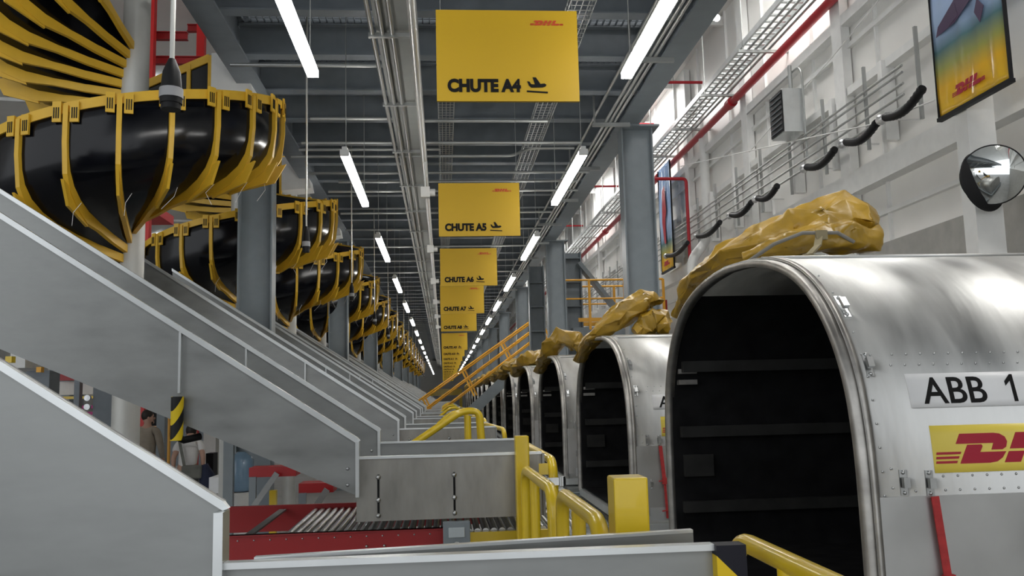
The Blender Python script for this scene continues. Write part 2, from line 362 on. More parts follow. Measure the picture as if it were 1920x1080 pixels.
# ------------------------------------------------------------------ hanging signs
sw, sh = .955, .635
sbm = MB().box(0, sw, -.012, .012, 0, sh)
sgn = None
signs = [(4, 1.26, 0), (5, 2.26, .0), (6, 3.26, 0), (7, 4.26, 0), (8, 5.26, 0)]+[(9+k, 7.26+k, 0) for k in range(12)]
SX = {4: 818, 5: 822.5, 6: 825.5, 7: 825.5, 8: 827}
SYB = {4: 190, 5: 443, 6: 536, 7: 588, 8: 621, 9: 655.7, 10: 667, 11: 677, 12: 684.5, 13: 691}
logo_me = None; pl_me = None
for num, d, _ in signs:
    x = {4: -.015, 5: -.027, 6: -.027, 7: -.044, 8: -.043}.get(num, -.05)
    zb = CZ+{4: 1.95, 5: 1.865, 6: 1.847, 7: 1.805, 8: 1.755}.get(num, 1.72-.022*(num-9))
    e = empty('hanging_sign', (x, d*P, zb)); tag(e, 'yellow hanging sign reading CHUTE A%d with a landing plane symbol' % num, 'sign', 'yellow chute signs over the aisle')
    if sgn is None: b = sbm.build('board', signy, e); sgn = b
    else: b = sgn.copy(); b.parent = e; col.objects.link(b)
    t = textmesh('CHUTE A%d' % num, .115, .0015, .0062); meshobj('lettering', t, ink, e, (.072, -.015, .068), (math.pi/2, 0, 0), (.90 if num < 10 else .82, 1, 1))
    if pl_me is None:
        pl = polys('plane_symbol', PLANE, lambda a, b_, t: (a*.113, t, b_*.108), ink, e, -.016, -.013); pl_me = pl
        lg = polys('logo', LOGO, lambda a, b_, t: (a*.034, t, b_*.034), logored, e, -.016, -.013); logo_me = lg
    else:
        pl = pl_me.copy(); pl.parent = e; col.objects.link(pl); lg = logo_me.copy(); lg.parent = e; col.objects.link(lg)
    pl.location = (.60, 0, .062); lg.location = (.66, 0, sh-.105)
    h = MB()
    for xx in (.03, sw-.03): h.tube([(xx, 0, sh-.02), (xx, 0, ZB+.44-zb)], .0025, 5)
    h.build('hanging_wire', cond, e)

# ------------------------------------------------------------------ lamps
def lamp():
    e = empty('tube_lamp')
    MB().box(-.04, .04, 0, 2.36, 0, .05).build('diffuser', lampm, e)
    MB().box(-.025, .025, -.03, 2.39, .05, .09).build('housing', plw, e)
    MB().box(-.045, .045, -.035, 0, 0, .06).build('end_cap', plw, e)
    MB().tube([(0, .12, .09), (0, .12, 1.6)], .004, 5).tube([(0, 2.2, .09), (0, 2.2, 1.6)], .004, 5).build('hanging_wire', cond, e)
    return e
l0 = lamp()
for side in (0, 1):
    for k in range(19):
        o = l0 if (k == 0 and side == 0) else copy_tree(l0)
        if side == 0: x, y, z = -.95, 6.52+4.5*k-2.36, Z(.54)
        else: x, y, z = 1.456, 6.52+4.5*k-2.36, Z(.54)
        z -= min(.15, .0035*P*k)
        o.location = (x, y, z)
        sd = 'left' if side == 0 else 'right'
        rel = ['largest and nearest tube lamp in the %s row, cut by the top edge', 'second tube lamp in the %s row, beside the CHUTE A5 sign', 'third tube lamp in the %s row, level with the CHUTE A6 sign', 'fourth tube lamp in the %s row, level with the CHUTE A7 sign'][k] if k < 4 else 'small distant glowing tube lamp in the %s row'
        tag(o, 'white '+rel % sd, 'lamp', 'tube lamps of the %s row' % sd)
# cord drops with pendant connectors
pd = empty('pendant_switch')
MB().tube([(0, 0, .2), (0, 0, 2.58)], .0135, 8).build('cord', polem, pd)
MB().tube([(0, 0, .22), (0, 0, .15), (0, 0, .02), (0, 0, -.02)], .05, 14, rad=[.018, .045, .056, .056]).build('plug', blackm, pd)
MB().tube([(0, 0, .01), (0, 0, .06)], .0595, 14).build('collar', mat('grey_collar', (.35, .35, .36), .5), pd)
MB().tube([(0, 0, -.02), (0, 0, -.05)], .05, 14).build('tip', blackm, pd)
for k in range(14):
    o = pd if k == 0 else copy_tree(pd)
    if k == 0:
        for c in o.children:
            if c.name.startswith('cord'): cdo = c
    o.location = (-.306*P, (1.0+k)*P, Z(.345))
    if k: o.scale = (.7, .7, 1)
    tag(o, ['large black connector hanging on a pale rod before the nearest spiral chute', 'black connector on a drop cord in front of the second spiral chute', 'black connector on a drop cord in front of the third spiral chute'][k] if k < 3 else 'tiny connector on a drop cord among the distant spiral chutes', 'pendant', 'drop cords along the spiral chutes')

# ------------------------------------------------------------------ spiral chutes
R = .306*P; PIT = .44*P; HH = .207*P; Z0 = .333*P
PROF = [(1, 0), (1, .15), (1, .32), (.99, .45), (.965, .57), (.91, .68), (.82, .77), (.70, .84), (.52, .90), (.32, .95), (.12, .985), (.05, 1)]
STEP = 16.5; TH0 = -18.5-STEP*7; NR = 31
def hel(th, rr, zz): t = math.radians(th); return (rr*R*math.sin(t), -rr*R*math.cos(t), Z0+PIT*th/360+HH*(1-zz))
sp = empty('spiral_chute')
m = MB(); nn = len(PROF); K = (NR-1)*3
vs = [hel(TH0+STEP/3*i, a, b) for i in range(K+1) for a, b in PROF]
m.add(vs, [(i*nn+j, i*nn+j+1, (i+1)*nn+j+1, (i+1)*nn+j) for i in range(K) for j in range(nn-1)], True)
m.build('trough', black, sp, solid=.02)
# a rib: flange standing out of the profile, as a solid of radial section
def rib_mesh():
    m = MB(); t = .02; out = []; inn = []
    for j, (a, b) in enumerate(PROF):
        p = Vector((a*R, HH*(1-b))); q0 = Vector((PROF[max(j-1, 0)][0]*R, HH*(1-PROF[max(j-1, 0)][1]))); q1 = Vector((PROF[min(j+1, nn-1)][0]*R, HH*(1-PROF[min(j+1, nn-1)][1])))
        d = (q1-q0).normalized(); nrm = Vector((-d.y, d.x))*1.0
        if nrm.dot(Vector((1, -1))) < 0: nrm = -nrm
        wd = .045 if b < .5 else (.06+.05*min(1, (b-.5)*3) if b < .9 else .07)
        inn.append(p-nrm*.004); out.append(p+nrm*wd)
    def w(p, s): return (s*t, -p.x, p.y)
    vs = [w(p, s) for s in (-1, 1) for p in inn+out]; N = 2*nn
    fs = []
    for j in range(nn-1):
        fs += [(j, j+1, nn+j+1, nn+j), (N+j, N+nn+j, N+nn+j+1, N+j+1), (nn+j, nn+j+1, N+nn+j+1, N+nn+j), (j, N+j, N+j+1, j+1)]
    fs += [(0, nn, N+nn, N), (nn-1, N+nn-1, N+2*nn-1, 2*nn-1)]
    m.add(vs, fs)
    # gusset wedge under the bend, and bolts
    g = [(.955*R+.0, HH*.30), (.955*R+.12, HH*.34), (.87*R+.13, HH*.13), (.70*R, HH*.02), (.72*R, HH*.12)]
    m.prism(g, lambda a, b, s: (s, -a, b), -.012, .012)
    return m
rb = rib_mesh().build('rib', rib_y, sp)
clampm = MB()
for s in (-1, 1):
    x0 = s*.035
    clampm.box(min(x0, x0+s*.07), max(x0, x0+s*.07), -R-.045, -R-.025, HH-.14, HH+.03)
cp = clampm.build('rib_clamp', rib_y, rb)
sl = MB()
for s in (-1, 1):
    for i in range(3): sl.box(min(s*(.05+.018*i), s*(.058+.018*i)), max(s*(.05+.018*i), s*(.058+.018*i)), -R-.049, -R-.04, HH-.11, HH-.02)
sl.build('clamp_slots', blackm, rb)
# rim strip between two ribs
rs = MB(); v = []
for i in range(5):
    th = STEP*i/4; t = math.radians(th)
    for rr in (R+.004, R+.024):
        for dz in (-.055, .03): v.append((rr*math.sin(t), -rr*math.cos(t), PIT*th/360+HH+dz))
fs = []
for i in range(4):
    a = i*4; b = a+4
    fs += [(a, a+1, b+1, b), (a+2, b+2, b+3, a+3), (a, b, b+2, a+2), (a+1, a+3, b+3, b+1)]
fs += [(0, 2, 3, 1), (16, 17, 19, 18)]
rs.add(v, fs); rso = rs.build('rim_strip', rib_y, sp)
for i in range(NR):
    th = TH0+STEP*i
    if i == 0: o = rb
    else: o = copy_tree(rb, sp)
    o.location = (0, 0, Z0+PIT*th/360); o.rotation_euler = (0, 0, math.radians(th))
    if i < NR-1:
        q = rso if i == 0 else rso.copy()
        if i: col.objects.link(q)
        q.parent = sp; q.location = (0, 0, Z0+PIT*th/360); q.rotation_euler = (0, 0, math.radians(th))
MB().tube([(0, 0, -CZ), (0, 0, 1.62*P)], .125, 20).build('centre_pole', polem, sp)
# cable ties dangling
ct = MB(); random.seed(3)
for th in (2, 19, 35, 50, 68, 84):
    p = Vector(hel(th, .93, .75)); p.z -= .1
    ct.tube([p, p+Vector((random.uniform(-.06, .02), -.05, -.09)), p+Vector((random.uniform(-.12, .02), -.06, -.2))], .0022, 4)
ct.build('cable_tie', labelw, sp)
# infeed trough at the top, rising to the right on the far side
a0 = Vector((-.485, 1.55, 2.91)); a1 = Vector((.31, 1.55, 3.27))
inf = MB().add([a0+Vector((0, 0, .16*P)), a1+Vector((0, 0, .16*P)), a1, a0]+[q+Vector((0, .5, -.1)) for q in (a0, a1)], [(0, 1, 2, 3), (3, 2, 5, 4)])
io = inf.build('infeed_trough', black, sp, solid=.02)
ir = MB(); ir.beam(a0+Vector((0, -.02, .16*P)), a1+Vector((0, -.02, .16*P)), .03, .09)
for t in (0, .35, .7, 1.0):
    q = a0.lerp(a1, t); ir.beam(q+Vector((0, -.02, 0)), q+Vector((0, -.02, .165*P)), .04, .05, up=(0, 1, 0))
ir.build('infeed_rail', rib_y, sp)
MB().add([a1+Vector((.02, -.05, .17*P)), a1+Vector((.40, -.05, .175*P)), a1+Vector((.5, -.05, .24)), a1+Vector((.02, -.05, .2)), a1+Vector((.02, .35, .17*P)), a1+Vector((.40, .35, .175*P)), a1+Vector((.5, .35, .24)), a1+Vector((.02, .35, .2))],
    [(0, 1, 2, 3), (4, 7, 6, 5), (0, 4, 5, 1), (1, 5, 6, 2), (2, 6, 7, 3), (3, 7, 4, 0)]).build('infeed_hopper', white, sp)
for k in range(16):
    o = sp if k == 0 else copy_tree(sp)
    o.location = (-2.96, [8.55, 13.03, 17.35, 21.75][k] if k < 4 else 21.75+4.5*(k-3), CZ)
    tag(o, ['nearest and largest black spiral chute with yellow ribs, filling the upper left', 'second spiral chute, split in the view by the nearest left column', 'third spiral chute, just right of and behind the nearest left column', 'fourth spiral chute in the left row, past the second left column'][k] if k < 4 else 'small distant yellow ribbed black spiral chute in the left row', 'spiral chute', 'spiral chutes in the left row')

# ------------------------------------------------------------------ straight chutes
def slab(pts, y, t):                                   # pts (x, z), a vertical plate at y
    return MB().prism(pts, lambda a, b, s: (a, y+s, b), 0, t)
XT, ZT = -.75*P, 1.69; XC, ZC = -.484, -.214
def chute_proto(first):
    ft = -.322 if not first else -.345
    e = empty('straight_chute')
    yn, yf = -.37*P, 0.0
    yj = .012
    for nm, y in (('near_side_panel', yn), ('far_side_panel', yf)):
        if first and nm.startswith('near'): continue
        m = slab([(XT, ZT), (XC, ZC), (XC, ZC-(1.0 if first else .325)), (XT, .1 if first else .735)], y, .012); o = m.build(nm, galv, e)
        c = MB(); c.prism([(XT, ZT), (XC, ZC), (XC+.012, ZC-.015), (XC+.0, ZC-(.02 if first else .035)), (XT, ZT-(.02 if first else .035))], lambda a, b, s: (a, y+s, b), -.018 if first else -.034, .002)
        c.build('top_flange', galvedge, o)
        MB().box(XC-.012, XC+.008, y-.05, y+.012, ZC-.325, ZC-.02).build('end_flange', galvedge, o)
        s = MB()
        for i in range(2): s.ball((XC-.06, y-.005, ZC-.17-.09*i), .010, n=8, m=5)
        s.build('bolts', steel, o)
        MB().box(-1.475, -1.462, y-.03, y, .06 if not first else .2, .40).build('seam_bar', galvedge, o)
        m = slab([(XC-.01, ft-.003), (.55 if not first else .60, ft-.003), (.55 if not first else .60, -.676), (XC-.01, -.676)], y-.016, .012)
        fo = m.build('flat_'+nm, galv2 if (nm.startswith('near')) else galv, e)
        MB().box(XC-.01, .55 if not first else .60, y-.035, y-.002, ft-.011, ft+.003).build('top_lip', galvedge, fo)
        if not first and nm.startswith('near'):
            for sx in (-.372, .052):
                MB().box(sx-.006, sx+.006, y-.020, y-.016, -.645, -.42).build('slot', ink, fo)
                b = MB()
                for zz in (-.435, -.56, -.645): b.ball((sx, y-.024, zz), .014, n=8, m=5)
                b.build('slot_bolts', steel, fo)
        if not first:
            MB().box(.55, .563, y-.05, y+.0, -.676, -.33).build('end_plate', galv, fo)
    # sliding floor
    fz = -.55 if first else 0
    MB().add([(x_, y_, z_+fz) for x_, y_, z_ in ((XT, yn+.012, .80), (XT, yf, .80), (XC, yf, -.50), (XC, yn+.012, -.50), (.54, yf, -.60), (.54, yn+.012, -.60))], [(0, 1, 2, 3), (3, 2, 4, 5)]).build('slide_floor', galv, e, solid=.01)
    l = MB()
    return e
c1 = chute_proto(True)
MB().box(.60, .668, -.05, 0, -.72, -.343).build('hazard_cap', hazcap, c1)
dv = MB().prism([(-.42, .0), (.606, .155), (.606, .17), (-.42, .015)], lambda a, b, s: (a, b, s), -.56, -.345).build('deflector', galv, c1)
MB().prism([(-.42, .0), (.606, .155), (.606, .178), (-.42, .022)], lambda a, b, s: (a, b, s), -.345, -.338).build('deflector_lip', galvedge, dv)
c1.location = (0, .45*P, CZ); tag(c1, 'large galvanized chute side panel closest to the camera, lower left, with striped end cap', 'chute', 'straight galvanized chutes')
c2 = chute_proto(False)
for k in range(15):
    o = c2 if k == 0 else copy_tree(c2)
    o.location = (0, (1.5+k)*P, CZ)
    if k == 1: MB().box(-2.33, -2.23, -1.60, -1.52, -CZ, .28).build('support_leg', grey, o)
    tag(o, ['galvanized inclined chute crossing the left half with a striped foam guard under it', 'third galvanized chute, its panel starting behind the nearest spiral chute pole', 'fourth galvanized chute sloping down below the left column row'][k] if k < 3 else 'small distant galvanized chute sloping down to the aisle', 'chute', 'straight galvanized chutes')
fg = empty('edge_guard', (-1.47, 5.04, CZ-.06)); tag(fg, 'black and yellow striped foam guard on the second chute seam', 'edge guard')
MB().tube([(0, 0, .10), (0, 0, -.02), (.0, 0, -.14)], .034, 18).build('foam', hazard, fg)
MB().tube([(0, 0, -.12), (.03, .03, -.14), (.10, .1, -.125)], .02, 12).build('foam_return', blackm, fg)

# ------------------------------------------------------------------ roller conveyors under the chutes
def conveyor():
    e = empty('roller_conveyor'); x0, x1 = -1.9, .55; y0, y1 = .0, 1.28; z = -.745
    MB().box(x0, x1-.55, y0-.04, y0, z-.17, z).box(x0, x1-.55, y0-.06, y0-.0, z-.005, z+.0).build('near_beam', red, e)
    MB().box(x0, x1-.3, y1, y1+.04, z-.17, z+.01).build('far_beam', red, e)
    MB().box(x1-.53, x1+.1, y0-.04, y0, z-.15, z-.03).build('yellow_end_beam', yel, e)
    b = MB()
    for i in range(22): b.ball((x0+.1+i*.09, y0-.041, z-.03), .006, n=6, m=4)
    for i in range(4): b.ball((x0+.55+[0, .11, .9, 1.0][i], y0-.045, z-.085), .009, n=6, m=4)
    b.build('bolts', steel, e)
    rr = None
    for i in range(36):
        if rr is None: rr = MB().tube([(0, y0+.01, z-.035), (0, y1-.01, z-.035)], .02, 12).build('roller', steel, e); o = rr
        else: o = rr.copy(); col.objects.link(o)
        o.location = (x0+.98+i*.048, 0, 0)
    for x in (x0+.3, x1-.5):
        for y in (y0+.05, y1-.02): MB().box(x-.04, x+.04, y-.03, y+.03, -CZ, z-.15).build('leg', grey, e)
    MB().box(x0, x0+.9, y0+.3, y0+.34, z-.16, z-.12).build('cross_bar', yel, e)
    MB().beam((x0+.75, y1-.02, z-.02), (x0+.62, y0+.12, z-.12), .05, .012).build('arm_plate', galv, e)
    return e
cv = conveyor()
for k in range(1):
    o = cv if k == 0 else copy_tree(cv)
    o.location = (0, (1.165+k)*P, CZ)
    tag(o, 'red framed roller conveyor under the second chute, near the bottom of the view' if k == 0 else 'red framed roller conveyor hidden low under a farther chute', 'conveyor', 'red roller conveyors under the chutes')
br = empty('support_bracket', (.06, 5.02, CZ-.685)); tag(br, 'grey bracket with a pale plate and bolt under the second chute', 'bracket')
MB().box(-.075, .075, -.02, .03, -.5, 0).build('bracket_body', grey, br, bevel=.004)
MB().box(-.045, .045, -.03, -.02, -.085, -.03).build('pale_plate', mat('pale_grey', (.45, .5, .52), .4), br, bevel=.004)
MB().ball((0, -.03, -.125), .02, (1, .6, 1), 10, 6).build('bolt', steel, br)

# ------------------------------------------------------------------ containers
HALF = [(1.59, -1.2), (1.59, -.8), (1.58, -.35), (1.555, -.12), (1.51, .05), (1.43, .21), (1.30, .37), (1.12, .51), (.90, .61), (.62, .68), (.32, .718), (0, .735)]
def catm(pts, n=3):
    out = []
    for i in range(len(pts)-1):
        p0, p1, p2, p3 = pts[max(i-1, 0)], pts[i], pts[i+1], pts[min(i+2, len(pts)-1)]
        for k in range(n):
            t = k/n; out.append(tuple(.5*((2*p1[a])+(-p0[a]+p2[a])*t+(2*p0[a]-5*p1[a]+4*p2[a]-p3[a])*t*t+(-p0[a]+3*p1[a]-3*p2[a]+p3[a])*t**3) for a in (0, 1)))
    return out+[pts[-1]]
hp = catm(HALF)
PR = [(-a, b) for a, b in hp]+[(a, b) for a, b in hp[-2::-1]]      # near (-y) bottom -> top -> far bottom
LEN = 2.25
def near_at(z):                                                    # y of the near wall at height z
    for (a0, b0), (a1, b1) in zip(hp, hp[1:]):
        if b0 <= z <= b1: t = (z-b0)/(b1-b0); return -(a0+(a1-a0)*t)
    return -1.59
def on_near(x, z, off=.004): return (x, near_at(z)-off, z)
def near_off(x, z, off):
    y0 = near_at(z-.01); y1 = near_at(z+.01); d = Vector((y1-y0, .02)).normalized(); return (x, near_at(z)-d.y*off, z+d.x*off)
def container():
    e = empty('cargo_container'); n = len(PR)
    m = MB(); m.add([(x, a, b) for x in (0.02, LEN) for a, b in PR], [(i, i+1, n+i+1, n+i) for i in range(n-1)], True)
    m.add([(LEN, a, b) for a, b in PR], [tuple(range(n))]); m.build('shell', alu, e, solid=.006)
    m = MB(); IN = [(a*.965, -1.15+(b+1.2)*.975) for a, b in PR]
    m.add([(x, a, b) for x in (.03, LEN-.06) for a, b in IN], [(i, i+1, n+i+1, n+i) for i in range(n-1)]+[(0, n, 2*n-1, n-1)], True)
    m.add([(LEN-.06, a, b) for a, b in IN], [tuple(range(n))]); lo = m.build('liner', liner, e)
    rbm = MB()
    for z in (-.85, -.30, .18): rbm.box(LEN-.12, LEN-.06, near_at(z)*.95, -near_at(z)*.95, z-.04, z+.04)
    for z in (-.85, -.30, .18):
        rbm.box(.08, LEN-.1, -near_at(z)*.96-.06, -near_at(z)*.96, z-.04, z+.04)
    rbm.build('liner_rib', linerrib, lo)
    MB().box(.1, .32, 1.49, 1.53, -.63, -.47).build('interior_plate', linerrib, lo)
    c = MB()
    for zz in (.05, .13): c.box(.06, .2, 1.40, 1.46, zz, zz+.035)
    c.build('interior_clips', alurim, lo)
    # door rim: rounded square section following the arch
    pts3 = [Vector((.0, a*.985, b*.985-.01)) for a, b in PR]
    m = MB(); sec = [(-.018, -.024), (.045, -.022), (.05, .004), (.038, .016), (-.010, .016), (-.022, 0)]
    rings = []
    for i, p in enumerate(pts3):
        d = (pts3[min(i+1, n-1)]-pts3[max(i-1, 0)]).normalized(); nr = Vector((1, 0, 0)).cross(d).normalized()
        if nr.dot(Vector((0, p.y, p.z+.3))) < 0: nr = -nr
        rings.append([p+Vector((sx, 0, 0))+nr*sn for sx, sn in sec])
    m.add([q for rr in rings for q in rr], [(i*6+k, i*6+(k+1) % 6, (i+1)*6+(k+1) % 6, (i+1)*6+k) for i in range(n-1) for k in range(6)], True)
    m.build('door_rim', alurim, e)
    m = MB(); m.add([near_off(x, z, .007) for x in (.02, .045) for z in [b for a, b in hp[:-5]]], [(i, i+1, len(hp)-5+i+1, len(hp)-5+i) for i in range(len(hp)-6)], True)
    m.build('edge_band', alurim, e, solid=.004)
    # lower skirt sheet with its seam, base rail
    m = MB(); m.add([near_off(x, z, .008) for x in (.045, LEN) for z in (-1.1, -.8, -.44)], [(0, 1, 4, 3), (1, 2, 5, 4)]); m.build('lower_sheet', alud, e, solid=.006)
    MB().box(.0, LEN, -1.62, 1.62, -1.26, -1.17).build('base_rail', galvedge, e)
    MB().box(.15, .55, -1.605, -1.585, -1.14, -1.02).build('rating_plate', galvedge, e)
    # rivets
    rv = MB()
    def riv(x, z, q=.0075):
        p = near_off(x, z, .006); rv.ball(p, q*.72, (1, .6, 1), 6, 4)
    z = -1.1
    while z < .6: riv(.068, z); z += .095
    for z in (-.33, -.405, .13, .085): riv(.105, z)
    x = .20
    while x < LEN-.05:
        riv(x+.12, -.365); riv(x, -.42); riv(x, .13); riv(x-.02, .085); x += .062
    rv.build('rivets', steel, e)['kind'] = 'stuff'
    rt = MB(); x = .25
    while x < LEN-.05:
        for a in (.55, .62): 
            rt.ball((x, -a, .735-.045*(a/.6)**2*1.2+.004), .008, (1, 1, .6), 6, 4)
        x += .105
    rt.build('roof_rivets', steel, e)['kind'] = 'stuff'
    rsx = MB(); rsx.add([(x, -a, z) for x in (.1, LEN) for a, z in ((.34, .722), (.5, .706), (.72, .668))], [(0, 1, 4, 3), (1, 2, 5, 4)], True); rsx.build('roof_sheet', alud, e, solid=.012)
    # latches
    for x, z in ((.075, .35), (.083, .09), (.151, -.385), (.259, -.39), (.17, -.80)):
        m = MB(); y = near_at(z)
        a = near_off(x, z+.05, .006); b = near_off(x, z-.05, .006); a2 = near_off(x, z+.02, .028); b2 = near_off(x, z-.02, .028)
        m.beam(a, b, .03, .006, up=(0, -1, 0)); m.beam(a2, b2, .026, .02, up=(0, -1, 0))
        for zz in (.04, -.04): m.ball(near_off(x, z+zz, .01), .009, n=6, m=4)
        m.build('latch', steel, e)
    m = MB(); m.beam((.262, -1.615, -.44), (.285, -1.63, -.80), .032, .006, up=(0, -1, 0)); m.beam((.285, -1.63, -.80), (.30, -1.62, -1.12), .022, .006, up=(0, -1, 0))
    m.box(.262, .308, -1.64, -1.62, -.80, -.74); m.beam((.23, -1.635, -.77), (.35, -1.635, -.76), .012, .01); m.beam((.25, -1.635, -1.05), (.34, -1.635, -1.04), .012, .01)
    m.build('tie_strap', redstrap, e)
    # labels on the curved near wall
    def patch(name, mm, x0, x1, z0, z1, off, nz=5, shx=0):
        g = MB(); g.add([near_off(xx+(shx*(1-j/nz)), z0+(z1-z0)*j/nz, off) for xx in (x0, x1) for j in range(nz+1)], [(j, j+1, nz+1+j+1, nz+1+j) for j in range(nz)], True)
        return g.build(name, mm, e, solid=.002)
    lb = patch('number_label', labelw, .225, 1.2, -.092, .046, .010)
    t = textmesh('ABB', .150, .001, .0015)
    for vtx in t.vertices:
        p = near_off(.285+vtx.co.x*1.02, -.076+vtx.co.y, .013+vtx.co.z); vtx.co = p
    meshobj('number_lettering', t, ink, lb)
    g = MB(); g.prism([(.672, -.076), (.688, -.076), (.688, .034), (.676, .034), (.648, .006), (.648, -.012), (.672, .008)], lambda a, b, t: near_off(a, b, t), .012, .014); g.build('digit_lettering', ink, lb)
    ls = patch('logo_label', labely, .285, 1.45, -.352, -.165, .010)
    sub = []
    for p in LOGO:
        sub.append(p)
    g = MB()
    for p in sub: g.prism(p, lambda a, b, t: near_off(.385+a*.118, -.318+b*.118, t), .012, .014)
    g.build('logo', logor, ls)
    return e
XA = .374*P
k0 = container()
clab = ['large silver cargo container nearest the camera, open dark arch, marked ABB 1', 'second silver cargo container, a red strap hanging beside its partly hidden label', 'third silver cargo container from the camera, between the second and the row beyond', 'fourth silver cargo container, its arch slim in the view beneath a crumpled cover']
for k in range(15):
    o = k0 if k == 0 else copy_tree(k0)
    o.location = (XA, (1.124+k)*P, CZ)
    if k: o.scale = (1, 1, .94); o.location.z = CZ-.07
    tag(o, clab[k] if k < 4 else 'small distant silver cargo container with open arch in the right row', 'container', 'silver cargo containers in the right row')
# deck under the containers
for k in range(13):
    if k == 0:
        dkp = empty('container_deck')
        MB().box(-.95, 2.5, -1.95, 1.95, -.16, -.06).build('deck_frame', grey, dkp)
        rl = MB()
        for i in range(22): rl.tube([(-.9, -1.85+i*.17, -.05), (-.05, -1.85+i*.17, -.05)], .045, 8)
        for i in range(22): rl.box(.0, 2.4, -1.85+i*.17-.02, -1.85+i*.17+.02, -.06, -.005)
        rl.build('deck_rollers', galv, dkp)
        for x in (-.8, 2.3):
            for y in (-1.8, 1.8): MB().box(x-.05, x+.05, y-.05, y+.05, -(CZ-1.27), -.16).build('leg', grey, dkp)
        o = dkp
    else: o = copy_tree(dkp)
    o.location = (XA, (1.124+k)*P, CZ-1.27)
    tag(o, 'grey roller deck carrying the nearest silver container' if k == 0 else ('grey roller deck carrying the second silver container' if k == 1 else 'grey roller deck carrying a farther silver container'), 'roller deck', 'roller decks under the containers')
# boxes inside the third container
wp = empty('cardboard_sheet', (XA+.75, 3.45*P, CZ-1.2)); tag(wp, 'brown board standing inside the third silver container', 'board')
MB().box(0, .9, 0, .04, 0, 1.15).box(-.02, .4, -.02, .0, 0, .5).build('board', wood, wp)

# ------------------------------------------------------------------ crumpled covers
def crumple(spine, rad, seed, W=10, N=12, jit=.17, mouth=True, flat=.62):
    """a heap of folded sheet: big flat facets meeting in creases, laid along a spine"""
    rnd = random.Random(seed); sp_ = [Vector(p) for p in spine]; pts = []; rs_ = []
    for i in range(N):
        t = i/(N-1)*(len(sp_)-1); a = min(int(t), len(sp_)-2); f = t-a
        pts.append(sp_[a].lerp(sp_[a+1], f)); rs_.append(rad[a]*(1-f)+rad[a+1]*f)
    rings = []
    for i, p in enumerate(pts):
        d = (pts[min(i+1, N-1)]-pts[max(i-1, 0)]).normalized(); a = d.cross(Vector((0, 0, 1))).normalized(); b = a.cross(d)
        if b.z < 0: b = -b
        ring = []
        for k in range(W):
            an = 2*math.pi*(k+.5*(i % 2)+rnd.uniform(-.25, .25))/W
            fold = (1+jit*(1.1 if (k+i*2) % 5 == 0 else -.25)+rnd.uniform(-jit, jit)*.75)
            ring.append(p+(a*math.cos(an)*1.15+b*math.sin(an)*(1 if math.sin(an) > 0 else flat))*rs_[i]*fold+d*rnd.uniform(-.25, .25)*rs_[i]*.6)
        rings.append(ring)
    m = MB(); fs = []
    for i in range(N-1):
        for k in range(W):
            q = (i*W+k, i*W+(k+1) % W, (i+1)*W+(k+1) % W, (i+1)*W+k)
            fs += [(q[0], q[1], q[2]), (q[0], q[2], q[3])] if (i+k) % 2 else [(q[0], q[1], q[3]), (q[1], q[2], q[3])]
    m.add([q for r_ in rings for q in r_], fs); n0 = (N-1)*W
    m.f.append(tuple(range(W))); m.sm.append(False)
    if mouth:
        d = (pts[-2]-pts[-1]).normalized(); c = pts[-1]; o = len(m.v)
        m.v += [tuple(c+(q-c)*.70+d*.06) for q in rings[-1]]+[tuple(c+(q-c)*.45+d*rs_[-1]*1.2) for q in rings[-1]]
        for b0, b1 in ((n0, o), (o, o+W)):
            for k in range(W): m.f.append((b0+k, b0+(k+1) % W, b1+(k+1) % W, b1+k)); m.sm.append(False)
        m.f.append(tuple(range(o+W, o+2*W))); m.sm.append(False)
    else: m.f.append(tuple(range(n0, n0+W))); m.sm.append(False)
    return m
def cloth_obj(m, name, e):
    o = m.build(name, tarp, e)
    b = o.modifiers.new('bevel', 'BEVEL'); b.width = .028; b.segments = 3; b.limit_method = 'ANGLE'; b.angle_limit = .2
    sb_ = o.modifiers.new('sub', 'SUBSURF'); sb_.subdivision_type = 'SIMPLE'; sb_.levels = 2; sb_.render_levels = 2
    for p in o.data.polygons: p.use_smooth = True
    tx = bpy.data.textures.new('creases', 'CLOUDS'); tx.noise_scale = .12
    dm = o.modifiers.new('disp', 'DISPLACE'); dm.texture = tx; dm.strength = .04; dm.mid_level = .5; dm.texture_coords = 'LOCAL'
    return o
def cover(k, spine, rad, seed, lab, lobes=(), **kw):
    e = empty('folded_cover', (XA, (1.124+k)*P, CZ)); tag(e, lab, 'cover', 'yellow covers on the containers')
    cloth_obj(crumple(spine, rad, seed, **kw), 'cloth', e)
    for i, (s2, r2, sd, kw2) in enumerate(lobes): cloth_obj(crumple(s2, r2, sd, **kw2), 'fold', e)
    return e
cv1 = cover(0, [(.03, 1.26, .55), (.04, 1.02, .68), (.07, .62, .77), (.14, .25, .82), (.32, .02, .86), (.55, -.02, .92), (.75, -.04, .93), (.84, -.05, .89)], [.03, .06, .09, .12, .16, .21, .21, .17], 2,
    'large crumpled yellow cover heaped on top of the nearest container',
    lobes=[([(.12, .0, .77), (.36, -.2, .83), (.60, -.26, .85), (.80, -.24, .82)], [.05, .10, .14, .09], 7, dict(mouth=False, N=8, W=8))])
MB().tube([(.10, -.05, .74), (.16, -.36, .80), (.30, -.42, .85), (.50, -.42, .85), (.60, -.40, .80)], .011, 8).build('hem_rope', mat('grey_rope', (.2, .19, .17), .7), cv1)
MB().beam((.40, -.42, .85), (.36, -.47, .77), .04, .01).beam((.36, -.47, .77), (.28, -.54, .71), .035, .012).box(.37, .43, -.45, -.42, .81, .86).beam((.24, -.56, .705), (.34, -.53, .70), .025, .012).build('buckle_strap', strapm, cv1)
